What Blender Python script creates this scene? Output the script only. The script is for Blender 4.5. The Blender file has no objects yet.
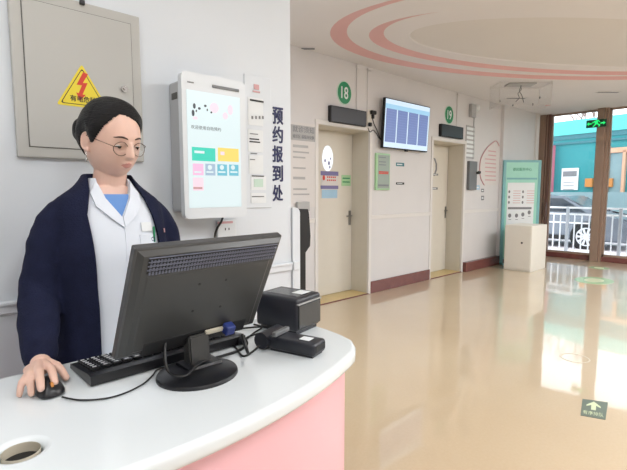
import bpy, bmesh, math, random
from mathutils import Vector, Matrix, noise
from math import sin, cos, pi, radians as R
random.seed(7)
S = bpy.context.scene; COL = S.collection
# ---------------------------------------------------------------- camera model (measured)
F = 450.0; CX = 313.5; CY = 235.0; HC = 1.4
PIT = math.atan(44/450.0); YAW = R(47.3)
FW = Vector((cos(YAW)*cos(PIT), sin(YAW)*cos(PIT), -sin(PIT)))
RT = Vector((sin(YAW), -cos(YAW), 0)); UP = RT.cross(FW)
CP = Vector((0, 0, HC))
def hit(px, py, ax, v):
    d = FW + RT*((px-CX)/F) - UP*((py-CY)/F); i = 'xyz'.index(ax)
    return CP + d*((v-CP[i])/d[i])
# ---------------------------------------------------------------- materials
def mat(name, col, rough=0.5, metal=0.0, emis=None, estr=0.0, var=0.03, scale=8.0, bump=0.0, bscale=60, spec=0.5, trans=0.0, coat=0.0, sss=0.0, stretch=None):
    m = bpy.data.materials.new(name); m.use_nodes = True
    nt = m.node_tree; b = nt.nodes['Principled BSDF']
    b.inputs['Roughness'].default_value = rough; b.inputs['Metallic'].default_value = metal
    b.inputs['Specular IOR Level'].default_value = spec
    b.inputs['Transmission Weight'].default_value = trans; b.inputs['Coat Weight'].default_value = coat
    if sss: b.inputs['Subsurface Weight'].default_value = sss; b.inputs['Subsurface Radius'].default_value = (0.01,0.004,0.002)
    tc = nt.nodes.new('ShaderNodeTexCoord'); src = tc.outputs['Object']
    if stretch:
        mp = nt.nodes.new('ShaderNodeMapping'); mp.inputs['Scale'].default_value = stretch
        nt.links.new(src, mp.inputs['Vector']); src = mp.outputs['Vector']
    n = nt.nodes.new('ShaderNodeTexNoise'); n.inputs['Scale'].default_value = scale; n.inputs['Detail'].default_value = 3
    nt.links.new(src, n.inputs['Vector'])
    r = nt.nodes.new('ShaderNodeValToRGB')
    c = Vector(col[:3])
    r.color_ramp.elements[0].position = 0.3; r.color_ramp.elements[1].position = 0.7
    r.color_ramp.elements[0].color = (*(c*(1-var)), 1); r.color_ramp.elements[1].color = (*[min(1, q*(1+var)) for q in c], 1)
    nt.links.new(n.outputs['Fac'], r.inputs['Fac']); nt.links.new(r.outputs['Color'], b.inputs['Base Color'])
    if bump:
        n2 = nt.nodes.new('ShaderNodeTexNoise'); n2.inputs['Scale'].default_value = bscale; n2.inputs['Detail'].default_value = 4
        nt.links.new(src, n2.inputs['Vector'])
        bp = nt.nodes.new('ShaderNodeBump'); bp.inputs['Strength'].default_value = bump; bp.inputs['Distance'].default_value = 0.01
        nt.links.new(n2.outputs['Fac'], bp.inputs['Height']); nt.links.new(bp.outputs['Normal'], b.inputs['Normal'])
    if emis is not None:
        b.inputs['Emission Color'].default_value = (*emis, 1); b.inputs['Emission Strength'].default_value = estr
    return m
def srgb(r, g, b):
    f = lambda v: ((v/255)/12.92 if v/255 <= 0.04045 else ((v/255+0.055)/1.055)**2.4)
    return (f(r), f(g), f(b))
M = {}
def mk(k, rgb, **kw): M[k] = mat(k, srgb(*rgb), **kw)
mk('white_paint', (212,218,224), rough=0.55, var=0.012, scale=3, bump=0.02)
mk('cream_paint', (208,206,206), rough=0.5, var=0.015, scale=3, bump=0.02)
mk('pale_wall', (216,213,210), rough=0.5, var=0.015, scale=3)
mk('ceiling_paint', (214,212,213), rough=0.7, var=0.01, scale=2)
mk('ceiling_inner', (206,203,200), rough=0.7, var=0.01, scale=2)
mk('ceiling_pink', (206,164,164), rough=0.6, var=0.03, scale=2)  # pink light of the cove painted into the ring risers
mk('cream_door', (214,209,198), rough=0.4, var=0.012)
mk('jamb_cream', (202,196,182), rough=0.45, var=0.015)
mk('baseboard_brown', (112,66,62), rough=0.25, var=0.12, scale=12)
mk('threshold_yellow', (198,174,116), rough=0.3, var=0.06)
mk('box_grey', (178,178,174), rough=0.42, var=0.012, scale=4)
mk('seam', (90,90,86), rough=0.7)
mk('sign_yellow', (226,206,52), rough=0.4)
mk('ink_black', (22,22,24), rough=0.5)
mk('ink_grey', (120,122,126), rough=0.6)
mk('ink_red', (205,60,40), rough=0.5)
mk('ink_pink', (204,158,160), rough=0.5)
mk('ink_navy', (32,38,84), rough=0.5)
mk('chrome', (200,200,200), rough=0.18, metal=1.0)
mk('steel', (150,150,150), rough=0.3, metal=1.0)
mk('kiosk_white', (216,221,225), rough=0.35, var=0.01)
mk('kiosk_side', (178,180,182), rough=0.45, var=0.01)
mk('paper', (224,228,230), rough=0.8, var=0.01)
mk('paper_warm', (212,208,206), rough=0.8, var=0.01)
mk('plastic_black', (24,25,29), rough=0.33, var=0.05)
mk('black_cable', (16,16,18), rough=0.45)
mk('black_matte', (12,12,14), rough=0.6)
mk('led_black', (34,34,40), rough=0.35)
mk('monitor_grey', (54,54,53), rough=0.36, var=0.03)
mk('monitor_edge', (66,67,68), rough=0.38, var=0.03)
mk('vent_blue_grey', (104,108,124), rough=0.4)
mk('printer_black', (34,36,44), rough=0.38, var=0.04)
mk('printer_front', (40,42,44), rough=0.18, var=0.04)
mk('key_black', (38,39,42), rough=0.25)
mk('key_mark', (190,194,198), rough=0.5)
mk('counter_white', (222,228,231), rough=0.22, var=0.008, scale=2, coat=0.3)
mk('counter_pink', (236,184,192), rough=0.35, var=0.012, scale=2)
mk('beige_plastic', (196,188,170), rough=0.5)
mk('skin', (224,186,169), rough=0.45, var=0.03, scale=30, sss=0.06)
mk('lip', (198,138,128), rough=0.35)
mk('hair', (11,9,11), spec=0.28, rough=0.45, var=0.4, scale=30, bump=0.5, bscale=40, stretch=(1.0,1.0,8.0))
mk('brow', (62,46,40), rough=0.8)
mk('eye_white', (225,220,218), rough=0.2)
mk('iris', (30,20,16), rough=0.15)
mk('glasses_metal', (110,92,80), rough=0.25, metal=1.0)
mk('navy_knit', (26,30,54), rough=0.9, var=0.12, scale=40, bump=0.35, bscale=220, spec=0.2)
mk('coat_white', (220,226,235), rough=0.8, var=0.01, bump=0.05, bscale=30, spec=0.25)
mk('shirt_blue', (104,146,206), rough=0.85, var=0.03)
mk('trouser', (40,42,52), rough=0.85)
mk('shoe_white', (220,220,220), rough=0.5)
mk('green_sign', (22,132,86), rough=0.4)
mk('sign_ring', (190,214,200), rough=0.4)
mk('green_pale', (164,206,160), rough=0.5)
mk('mint', (152,206,190), rough=0.4, emis=srgb(142,204,178), estr=0.05)
mk('teal_edge', (120,176,180), rough=0.3)
mk('lavender', (120,116,160), rough=0.6)
mk('pale_blue', (160,196,220), rough=0.6)
mk('box_dark', (108,110,112), rough=0.4)
mk('plate_grey', (166,166,166), rough=0.4)
mk('podium_white', (226,222,212), rough=0.5, var=0.01)
mk('brown_frame', (150,126,110), rough=0.35, var=0.06, stretch=(8,8,0.6), spec=0.5)
mk('brown_dark', (104,76,66), rough=0.4, var=0.05)
mk('orange_pad', (190,126,60), rough=0.6)
mk('teal_wall', (44,136,142), rough=0.7, var=0.04, scale=1)
mk('teal_light', (86,192,188), rough=0.6, var=0.03, scale=1)
mk('teal_dark', (58,116,126), rough=0.7, var=0.05)
mk('pink_column', (214,120,140), rough=0.6)
mk('orange_frame', (206,160,132), rough=0.6)
mk('grey_blue', (128,156,162), rough=0.6)
mk('fence_white', (236,240,244), rough=0.35)
mk('fence_grey', (172,178,184), rough=0.35)
mk('car_silver', (118,126,136), rough=0.25, metal=0.3)
mk('car_glass', (40,50,60), rough=0.05)
mk('tyre', (34,34,38), rough=0.8)
mk('alloy', (224,228,234), rough=0.3, metal=0.2)
mk('pavement', (232,222,226), rough=0.8, var=0.05, scale=3)
mk('yellow_paint', (240,214,110), rough=0.6)
mk('bark', (150,128,120), rough=0.9)
mk('floor_mark_green', (160,190,150), rough=0.25)
mk('floor_mark_grey', (92,104,92), rough=0.3)
mk('floor_mark_pale', (196,204,168), rough=0.3)
def emit(k, rgb, st):
    c = srgb(*rgb); M[k] = mat(k, Vector(c)*0.12, rough=0.3, emis=c, estr=st)
emit('screen_white', (226,242,244), 0.88)
emit('screen_teal', (60,214,188), 0.9); emit('screen_yellow', (246,216,112), 0.95); emit('screen_pink', (246,190,222), 0.95)
emit('screen_lilac', (166,190,212), 0.9); emit('screen_sky', (110,192,212), 0.9); emit('screen_grey', (120,130,140), 0.15)
emit('screen_palepink', (246,216,228), 0.95); emit('tv_blue', (128,148,200), 0.85); emit('tv_lav', (116,134,188), 0.85)
emit('tv_white', (214,234,250), 0.95); emit('tv_cyan', (160,208,236), 0.95); emit('tv_line', (190,208,246), 0.6)
emit('exit_green', (30,240,120), 1.1); M['exit_dark'] = mat('exit_dark', srgb(8,70,44), rough=0.4)
emit('door_glass', (244,247,250), 1.0); emit('green_lit', (222,236,214), 0.25)
M['fill_diffuser'] = mat('fill_diffuser', (0.9,0.9,0.9), emis=(1,0.99,0.97), estr=3.0)  # glowing face of the added, unseen fill panels
# glass
def glass(name, tint=(1,1,1), rough=0.0, mixf=0.1):
    m = bpy.data.materials.new(name); m.use_nodes = True; nt = m.node_tree; nt.nodes.clear()
    o = nt.nodes.new('ShaderNodeOutputMaterial'); mx = nt.nodes.new('ShaderNodeMixShader')
    t = nt.nodes.new('ShaderNodeBsdfTransparent'); t.inputs[0].default_value = (*tint, 1)
    g = nt.nodes.new('ShaderNodeBsdfGlossy'); g.inputs['Roughness'].default_value = rough
    fr = nt.nodes.new('ShaderNodeFresnel'); fr.inputs[0].default_value = 1.35
    nt.links.new(fr.outputs[0], mx.inputs[0]); nt.links.new(t.outputs[0], mx.inputs[1]); nt.links.new(g.outputs[0], mx.inputs[2])
    nt.links.new(mx.outputs[0], o.inputs[0]); return m
M['glass'] = glass('window_glass', (0.97,0.99,0.99)); M['lens'] = glass('lens_glass', (0.97,0.97,0.97)); M['acrylic'] = glass('acrylic', (0.985,0.985,0.985))
M['acrylic'].node_tree.nodes['Fresnel'].inputs[0].default_value = 1.04
# floor: polished tan terrazzo / PVC
def floor_mat():
    m = bpy.data.materials.new('floor_tan'); m.use_nodes = True; nt = m.node_tree; b = nt.nodes['Principled BSDF']
    tc = nt.nodes.new('ShaderNodeTexCoord')
    n = nt.nodes.new('ShaderNodeTexNoise'); n.inputs['Scale'].default_value = 0.7; n.inputs['Detail'].default_value = 5
    n2 = nt.nodes.new('ShaderNodeTexNoise'); n2.inputs['Scale'].default_value = 60; n2.inputs['Detail'].default_value = 2
    mx = nt.nodes.new('ShaderNodeMath'); mx.operation = 'MULTIPLY_ADD'; mx.inputs[1].default_value = 0.35
    nt.links.new(tc.outputs['Object'], n.inputs['Vector']); nt.links.new(tc.outputs['Object'], n2.inputs['Vector'])
    nt.links.new(n2.outputs['Fac'], mx.inputs[0]); nt.links.new(n.outputs['Fac'], mx.inputs[2])
    r = nt.nodes.new('ShaderNodeValToRGB'); r.color_ramp.elements[0].position = 0.35; r.color_ramp.elements[1].position = 0.95
    r.color_ramp.elements[0].color = (*srgb(190,167,136), 1); r.color_ramp.elements[1].color = (*srgb(203,184,155), 1)
    nt.links.new(mx.outputs[0], r.inputs['Fac']); nt.links.new(r.outputs['Color'], b.inputs['Base Color'])
    b.inputs['Roughness'].default_value = 0.3; b.inputs['Specular IOR Level'].default_value = 0.6
    b.inputs['Coat Weight'].default_value = 1.0; b.inputs['Coat Roughness'].default_value = 0.05; b.inputs['Coat IOR'].default_value = 1.7
    n3 = nt.nodes.new('ShaderNodeTexNoise'); n3.inputs['Scale'].default_value = 3; n3.inputs['Detail'].default_value = 2
    nt.links.new(tc.outputs['Object'], n3.inputs['Vector'])
    bp = nt.nodes.new('ShaderNodeBump'); bp.inputs['Strength'].default_value = 0.06; bp.inputs['Distance'].default_value = 0.02
    nt.links.new(n3.outputs['Fac'], bp.inputs['Height']); nt.links.new(bp.outputs['Normal'], b.inputs['Coat Normal'])
    return m
M['floor'] = floor_mat()
# ---------------------------------------------------------------- mesh helpers
def link(name, bm, m, parent=None, loc=None, smooth=False, mats=None):
    bmesh.ops.recalc_face_normals(bm, faces=bm.faces)
    me = bpy.data.meshes.new(name); bm.to_mesh(me); bm.free()
    o = bpy.data.objects.new(name, me); COL.objects.link(o)
    for q in (mats or [m]): me.materials.append(M[q] if isinstance(q, str) else q)
    if smooth:
        for p in me.polygons: p.use_smooth = True
        if smooth == 'auto':
            sh = set()
            for p in me.polygons: pass
            try: me.set_sharp_from_angle(angle=R(40))
            except Exception: pass
    if parent: o.parent = parent
    if loc is not None: o.location = loc
    return o
def NB(): return bmesh.new()
def box(bm, x0, x1, y0, y1, z0, z1, bev=0.0, seg=2, mi=0, mtx=None):
    g = bmesh.ops.create_cube(bm, size=1.0); vs = g['verts']
    c = Vector(((x0+x1)/2, (y0+y1)/2, (z0+z1)/2)); s = Vector((abs(x1-x0), abs(y1-y0), abs(z1-z0)))
    for v in vs: v.co = Vector((v.co.x*s.x, v.co.y*s.y, v.co.z*s.z)) + c
    fs = set(f for v in vs for f in v.link_faces)
    if bev > 0:
        es = list(set(e for v in vs for e in v.link_edges))
        r = bmesh.ops.bevel(bm, geom=es, offset=bev, segments=seg, affect='EDGES', profile=0.5)
        vs = list(set(v for f in r['faces'] for v in f.verts) | set(v for v in vs if v.is_valid)); fs = set(f for v in vs for f in v.link_faces)
    for f in fs: f.material_index = mi
    if mtx is not None:
        for v in vs: v.co = mtx @ v.co
    return vs
def tube(bm, pts, rad, n=10, cap=True, mi=0, sq=None):
    pts = [Vector(p) for p in pts]; N = len(pts); rings = []
    if not hasattr(rad, '__len__'): rad = [rad]*N
    t0 = (pts[1]-pts[0]).normalized(); a = Vector((0,0,1)) if abs(t0.z) < 0.9 else Vector((1,0,0))
    u = t0.cross(a).normalized()
    for i in range(N):
        t = (pts[min(i+1,N-1)]-pts[max(i-1,0)]).normalized()
        u = (u - t*u.dot(t)).normalized(); w = t.cross(u)
        k = rad[i]
        rings.append([bm.verts.new(pts[i] + u*k*cos(2*pi*j/n) + w*k*sin(2*pi*j/n)) for j in range(n)])
    for i in range(N-1):
        for j in range(n):
            f = bm.faces.new((rings[i][j], rings[i][(j+1)%n], rings[i+1][(j+1)%n], rings[i+1][j])); f.material_index = mi
    if cap:
        for rg, s in ((rings[0], 1), (rings[-1], -1)):
            f = bm.faces.new(rg[::-1] if s > 0 else rg); f.material_index = mi
    return rings
def capsule(bm, pts, rad, n=16):       # tube with rounded ends
    pts = [Vector(p) for p in pts]; rad = list(rad) if hasattr(rad,'__len__') else [rad]*len(pts)
    a = (pts[0]-pts[1]).normalized(); b = (pts[-1]-pts[-2]).normalized()
    P = [pts[0]+a*rad[0]*s for s in (0.98,0.85,0.5)] + pts + [pts[-1]+b*rad[-1]*s for s in (0.5,0.85,0.98)]
    Q = [rad[0]*s for s in (0.2,0.53,0.87)] + rad + [rad[-1]*s for s in (0.87,0.53,0.2)]
    tube(bm, P, Q, n)
def spline(pts, k=6):
    pts = [Vector(p) for p in pts]; out = []
    for i in range(len(pts)-1):
        p0 = pts[max(i-1,0)]; p1 = pts[i]; p2 = pts[i+1]; p3 = pts[min(i+2,len(pts)-1)]
        for j in range(k):
            t = j/k
            out.append(0.5*((2*p1)+(p2-p0)*t+(2*p0-5*p1+4*p2-p3)*t*t+(3*p1-p0-3*p2+p3)*t**3))
    out.append(pts[-1]); return out
def spl_r(r, k=6):
    out = []
    for i in range(len(r)-1):
        for j in range(k): out.append(r[i]+(r[i+1]-r[i])*j/k)
    out.append(r[-1]); return out
def cyl(bm, c, r, h, axis='z', n=24, r2=None, mi=0):
    c = Vector(c); d = {'x':Vector((1,0,0)),'y':Vector((0,1,0)),'z':Vector((0,0,1))}[axis]
    return tube(bm, [c, c+d*h], [r, r if r2 is None else r2], n, mi=mi)
def ell(bm, c, s, n=20, rot=None):
    g = bmesh.ops.create_uvsphere(bm, u_segments=n, v_segments=max(8,n*2//3), radius=1)
    for v in g['verts']:
        p = Vector((v.co.x*s[0], v.co.y*s[1], v.co.z*s[2]))
        if rot: p = rot @ p
        v.co = p + Vector(c)
    return g['verts']
def prism(bm, poly, depth, fn, mi=0):   # poly of 2D pts, fn(u,v,w) -> Vector ; w in {0,depth}
    a = [bm.verts.new(fn(u, v, 0)) for u, v in poly]; b = [bm.verts.new(fn(u, v, depth)) for u, v in poly]
    f1 = bm.faces.new(a); f2 = bm.faces.new(b[::-1]); fs = [f1, f2]
    n = len(poly)
    for i in range(n): fs.append(bm.faces.new((a[i], b[i], b[(i+1)%n], a[(i+1)%n])))
    for f in fs: f.material_index = mi
XZ = lambda y: (lambda u, v, w: Vector((u, y-w, v)))     # faces -y, grows towards -y
XY = lambda z: (lambda u, v, w: Vector((u, v, z+w)))
def rrect(u0, u1, v0, v1, r, k=5):
    out = []
    for cx_, cy_, a0 in ((u1-r, v1-r, 0), (u0+r, v1-r, 90), (u0+r, v0+r, 180), (u1-r, v0+r, 270)):
        for i in range(k+1):
            a = R(a0+90*i/k); out.append((cx_+r*cos(a), cy_+r*sin(a)))
    return out
def ellipse(cu, cv, a, b, n=28, th=0): return [(cu+a*cos(2*pi*i/n)*cos(th)-b*sin(2*pi*i/n)*sin(th), cv+a*cos(2*pi*i/n)*sin(th)+b*sin(2*pi*i/n)*cos(th)) for i in range(n)]
def grab(o):                             # evaluated mesh of an object
    dg = bpy.context.evaluated_depsgraph_get(); dg.update()
    return bpy.data.meshes.new_from_object(o.evaluated_get(dg))
def text(name, body, size, m, parent, mtx, extrude=0.0008, width=None, bold=0.0, align='CENTER', height=None):
    c = bpy.data.curves.new(name, 'FONT'); c.body = body; c.size = 1; c.align_x = align; c.align_y = 'CENTER'; c.extrude = 0.0; c.offset = 0.0
    t = bpy.data.objects.new('tmp_text', c); COL.objects.link(t)
    bpy.context.view_layer.update(); me = grab(t); bpy.data.objects.remove(t)
    bm = bmesh.new(); bm.from_mesh(me); bpy.data.meshes.remove(me)
    xs = [v.co.x for v in bm.verts]; ys = [v.co.y for v in bm.verts]
    w = max(xs)-min(xs); h = max(ys)-min(ys)
    sx = (width/w) if width else size; sy = (height/h) if height else (size if not width else size)
    cx_ = (max(xs)+min(xs))/2; cy_ = (max(ys)+min(ys))/2
    if bold:
        src = list(bm.faces)
        for k_, (dx, dy) in enumerate(((1,0),(-1,0),(0,1),(0,-1))):
            dp = bmesh.ops.duplicate(bm, geom=src+list({v for f_ in src for v in f_.verts}))
            for g in dp['geom']:
                if isinstance(g, bmesh.types.BMVert): g.co.x += dx*bold; g.co.y += dy*bold; g.co.z = k_+1
    r = bmesh.ops.extrude_face_region(bm, geom=list(bm.faces))
    for g in r['geom']:
        if isinstance(g, bmesh.types.BMVert): g.co.z += 1e3
    for v in bm.verts:
        top = v.co.z > 500; k_ = round(v.co.z-1000) if top else 0
        v.co = Vector(((v.co.x-cx_)*sx, (v.co.y-cy_)*sy, extrude*(1+0.12*k_) if top else 0))
        v.co = mtx @ v.co
    return link(name, bm, m, parent)
def face_mtx(x, y, z, rz=0):             # text plane facing -y at rz = 0
    return Matrix.Translation((x, y, z)) @ Matrix.Rotation(rz, 4, 'Z') @ Matrix.Rotation(R(90), 4, 'X')
def thing(name, label, cat, loc=(0,0,0), rz=0, group=None):
    o = bpy.data.objects.new(name, None); COL.objects.link(o); o.location = loc; o.rotation_euler = (0,0,rz); o.empty_display_size = 0.05
    o['label'] = label; o['category'] = cat
    if group: o['group'] = group
    return o
def tag(o, label, cat, group=None, kind=None):
    o['label'] = label; o['category'] = cat
    if group: o['group'] = group
    if kind: o['kind'] = kind
    return o
def struct(name, bm, m, parent=None, **kw):
    o = link(name, bm, m, parent, **kw)
    if not parent: o['kind'] = 'structure'
    return o
# ================================================================ ROOM SHELL
W1 = 1.78      # near white wall plane (y)
W2 = 3.94      # far wall with doors (y)
WX = 10.257    # window wall plane (x)
X0, Y0, ZC = -2.6, -4.2, 3.0
D18 = (3.70, 4.645); D19 = (6.15, 7.113); DT = 2.19; REC = 0.30
bm = NB(); box(bm, X0, WX+0.02, Y0, W2+0.6, -0.1, 0.0); struct('floor', bm, 'floor')
bm = NB()
for a, b in ((1.485, D18[0]), (D18[1], D19[0]), (D19[1], WX+0.3)): box(bm, a, b, W2, W2+REC, 0, ZC+0.02)
for a, b in (D18, D19): box(bm, a, b, W2, W2+REC, DT, ZC+0.02)
box(bm, 3.0, 7.6, W2+REC+0.045, W2+REC+0.12, 0, ZC)
struct('wall_back', bm, 'cream_paint')
bm = NB(); box(bm, 8.42, 9.86, W2-0.06, W2, 0, ZC); struct('trim_1', bm, 'cream_paint')
bm = NB(); box(bm, 9.86, 10.0, W2-0.10, W2, 0, ZC, bev=0.01); struct('trim_2', bm, 'pale_wall')
bm = NB(); box(bm, X0, 1.485, W1, W2+REC, 0, ZC+0.02); struct('wall_left', bm, 'white_paint')
bm = NB(); box(bm, X0, WX, Y0-0.15, Y0, 0, ZC); struct('wall_front', bm, 'cream_paint')
bm = NB(); box(bm, X0-0.15, X0, Y0, W1, 0, ZC); struct('wall_end', bm, 'cream_paint')
# baseboards
bm = NB(); box(bm, D18[1]+0.04, D19[0]-0.02, W2-0.018, W2, 0, 0.165, bev=0.004); struct('baseboard_back', bm, 'baseboard_brown')
bm = NB(); box(bm, D19[1]+0.05, WX, W2-0.075, W2, 0, 0.165, bev=0.004); struct('baseboard_corner', bm, 'baseboard_brown')
bm = NB(); box(bm, 1.49, D18[0]-0.04, W2-0.018, W2, 0, 0.165, bev=0.004); struct('baseboard_left', bm, 'baseboard_brown')
bm = NB(); box(bm, X0, 1.40, W1-0.018, W1, 0, 0.165, bev=0.004); struct('baseboard_near', bm, 'baseboard_brown')
# chair rails
def rail(n, x0, x1, y, z0=1.02, z1=1.075, m='pale_wall'):
    bm = NB(); box(bm, x0, x1, y-0.012, y, z0, z1, bev=0.005); box(bm, x0, x1, y-0.018, y, z1-0.016, z1-0.002, bev=0.004); struct(n, bm, m)
rail('trim_3', D18[1]+0.045, D19[0]-0.03, W2); rail('trim_4', D19[1]+0.05, 8.42, W2); rail('trim_5', 1.49, D18[0]-0.05, W2)
rail('trim_6', X0, 1.485, W1, 0.99, 1.035, 'white_paint')
# door casings and recess floors
k = 7
for a, b in (D18, D19):
    bm = NB(); box(bm, b-0.004, b+0.045, W2-0.014, W2+0.02, 0, DT-0.005, bev=0.003); box(bm, a-0.045, a+0.004, W2-0.014, W2+0.02, 0, DT-0.005, bev=0.003)
    box(bm, a-0.045, b+0.045, W2-0.014, W2+0.02, DT-0.004, DT+0.05, bev=0.004); struct('trim_%d' % k, bm, 'pale_wall'); k += 1
    bm = NB(); box(bm, b-0.008, b, W2+0.02, W2+REC, 0.0, DT); box(bm, a, b-0.008, W2+0.02, W2+REC, DT-0.01, DT-0.001); struct('trim_%d' % k, bm, 'jamb_cream'); k += 1
    bm = NB(); box(bm, a, b, W2-0.004, W2+REC, 0.0, 0.012); box(bm, a, b, W2-0.016, W2-0.004, 0, 0.012, mi=1)
    struct('trim_%d' % k, bm, None, mats=['threshold_yellow','baseboard_brown']); k += 1
# vertical trunking above the doors
for x in (hit(356.5,70,'y',W2).x, hit(367.5,70,'y',W2).x, hit(457,100,'y',W2).x):
    bm = NB(); box(bm, x-0.008, x+0.008, W2-0.014, W2, 2.42, ZC-0.02, bev=0.004); box(bm, x-0.02, x+0.05, W2-0.03, W2, ZC-0.05, ZC-0.02, bev=0.004)
    struct('trim_%d' % k, bm, 'cream_paint'); k += 1
# ceiling with stepped elliptical recess
EC = (5.93, 1.49)
rings = [(5.93,1.49,3.21,1.53,-.589,ZC),(5.96,1.50,3.05,1.46,-.589,ZC+.04),(6.10,1.70,2.80,1.08,-.535,ZC+.04),(6.12,1.70,2.65,1.03,-.535,ZC+.08),(6.22,1.69,2.44,.78,-.55,ZC+.08),(6.22,1.69,2.42,.76,-.55,ZC+.09)]
NE = 96
bm = NB(); rv = []
for cu_, cv_, a, b, th_, z in rings: rv.append([bm.verts.new((u, v, z)) for u, v in ellipse(cu_, cv_, a, b, NE, th_)])
outer = []
x0, x1, y0, y1 = X0-0.1, WX+0.1, Y0-0.1, W2+REC
for i in range(NE):
    d = Vector((rv[0][i].co.x-EC[0], rv[0][i].co.y-EC[1]))
    s = min(((x1-EC[0]) if d.x > 0 else (EC[0]-x0))/max(abs(d.x),1e-6), ((y1-EC[1]) if d.y > 0 else (EC[1]-y0))/max(abs(d.y),1e-6))
    outer.append(bm.verts.new((EC[0]+d.x*s, EC[1]+d.y*s, ZC)))
corners = [(x1,y1),(x0,y1),(x0,y0),(x1,y0)]
L = [outer] + rv
for q in range(len(L)-1):
    for i in range(NE):
        j = (i+1) % NE
        f = bm.faces.new((L[q][i], L[q][j], L[q+1][j], L[q+1][i])); f.material_index = 1 if q in (1, 3) else 0
        if q == 0:
            A, B = L[0][i].co, L[0][j].co
            for cxx, cyy in corners:      # fill the corner triangles
                if (abs(A.x-cxx) < 1e-4 and abs(B.y-cyy) < 1e-4 or abs(A.y-cyy) < 1e-4 and abs(B.x-cxx) < 1e-4) and (A-B).length > 1e-4 and abs(A.x-B.x) > 1e-4 and abs(A.y-B.y) > 1e-4:
                    c_ = bm.verts.new((cxx, cyy, ZC)); bm.faces.new((L[0][i], c_, L[0][j]))
f = bm.faces.new(rv[-1]); f.material_index = 2
box(bm, x0, x1, y0, y1, ZC+0.30, ZC+0.36)
struct('ceiling', bm, None, mats=['ceiling_paint','ceiling_pink','ceiling_inner'])
# ---- window wall: brown posts, glass, sill; solid above
bm = NB(); box(bm, WX, WX+0.25, Y0-0.1, W2+0.3, ZC-0.005, ZC+0.4); box(bm, WX-0.0, WX+0.25, Y0-0.1, W2+0.3, -0.2, 0.0); struct('wall_right', bm, 'cream_paint')
posts = []
yL = hit(537,200,'x',WX).y
posts = [(hit(548,200,'x',WX).y, yL+0.05), (hit(605,200,'x',WX).y, hit(594,200,'x',WX).y)]
sp = posts[0][0]-posts[1][0]
while posts[-1][0]-sp > Y0: posts.append((posts[-1][0]-sp, posts[-1][1]-sp))
bm = NB(); box(bm, WX-0.1, WX+0.12, posts[0][0]+0.09, posts[0][1], 0, ZC, bev=0.006); box(bm, WX-0.06, WX+0.06, posts[0][0], posts[0][0]+0.09, 0, ZC, mi=1); box(bm, WX-0.08, WX+0.0, posts[0][0]+0.05, posts[0][0]+0.065, 0, ZC)
box(bm, WX-0.13, WX-0.06, posts[0][0]-0.01, posts[0][0]+0.03, 0.85, 1.15, mi=1)
struct('trim_20', bm, None, mats=['brown_frame','brown_dark'])
for i, (a, b) in enumerate(posts[1:]):
    bm = NB(); box(bm, WX-0.1, WX+0.12, a+0.05, b, 0, ZC, bev=0.006); box(bm, WX-0.06, WX+0.05, a, a+0.05, 0, ZC, bev=0.004)
    struct('trim_%d' % (21+i), bm, 'brown_frame')
bm = NB(); box(bm, WX-0.02, WX+0.16, Y0, yL, 0.0, 0.10, bev=0.006); struct('trim_30', bm, 'baseboard_brown')
for i in range(len(posts)-1):
    y1_, y0_ = posts[i][0], posts[i+1][1]
    w = thing('window_%d' % (i+1), '', 'window', (WX, (y0_+y1_)/2, 0)); del w['label']; del w['category']; w['kind'] = 'structure'
    h = (y1_-y0_)/2
    bm = NB(); box(bm, 0.0, 0.05, -h, -h+0.03, 0.10, ZC-0.005); box(bm, 0.0, 0.05, h-0.03, h, 0.10, ZC-0.005); box(bm, 0, 0.05, -h, h, ZC-0.04, ZC-0.005); box(bm, 0, 0.05, -h, h, 0.10, 0.14)
    link('window_frame', bm, 'fence_grey' if i == 5 else 'brown_frame', w)
    bm = NB(); box(bm, 0.02, 0.028, -h+0.03, h-0.03, 0.14, ZC-0.04); link('glass_pane', bm, 'glass', w)
# doors
def door(n, a, b):
    d = thing('door_%d' % n, '', 'door', (a, W2+REC, 0)); del d['label']; del d['category']; d['kind'] = 'structure'
    w = b-a
    bm = NB(); box(bm, 0.0, w-0.012, -0.0, 0.04, 0.014, DT-0.03, bev=0.003); link('leaf', bm, 'cream_door', d)
    bm = NB(); box(bm, w-0.012, w, -0.02, 0.0, 0.014, DT-0.012); box(bm, 0, w, -0.02, 0.0, DT-0.03, DT-0.012); link('door_stop', bm, 'jamb_cream', d)
    h = NB(); box(h, w-0.075, w-0.035, -0.012, 0, 0.93, 1.13, bev=0.004); tube(h, [(w-0.055,-0.012,1.06),(w-0.055,-0.045,1.06),(w-0.075,-0.05,1.06),(w-0.16,-0.05,1.06)], 0.009, 10); link('door_handle', h, 'steel', d)
    return d
door(1, *D18); door(2, *D19)
YD = W2+REC
# ================================================================ SIGNS ON BACK WALL
def disc_sign(px, py, num, label):
    p = hit(px, py, 'y', W2); t = thing('room_number_sign', label, 'sign', (p.x, W2, p.z), group='round green room number signs')
    bm = NB(); prism(bm, ellipse(0,0,0.13,0.145,36), 0.008, XZ(0)); link('rim', bm, 'sign_ring', t, smooth=False)
    bm = NB(); prism(bm, ellipse(0,0,0.118,0.133,36), 0.004, XZ(-0.008)); link('face', bm, 'green_sign', t)
    text('number', num, 0.2, 'paper', t, face_mtx(0,-0.0125,0), 0.002, width=0.12, bold=0.012, height=0.14)
disc_sign(344, 93, '18', 'round green sign reading 18 above the nearer door')
disc_sign(448.8, 115, '19', 'round green sign reading 19 above the farther door')
def led(x0, x1, z0, z1, label):
    t = thing('led_display', label, 'display', ((x0+x1)/2, W2, (z0+z1)/2), group='dark displays over the doors'); w = (x1-x0)/2; h = (z1-z0)/2
    bm = NB(); box(bm, -w, w, -0.05, 0, -h, h, bev=0.004); link('housing', bm, 'black_matte', t)
    bm = NB(); box(bm, -w+0.012, w-0.012, -0.053, -0.05, -h+0.012, h-0.012); link('screen', bm, 'led_black', t)
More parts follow.
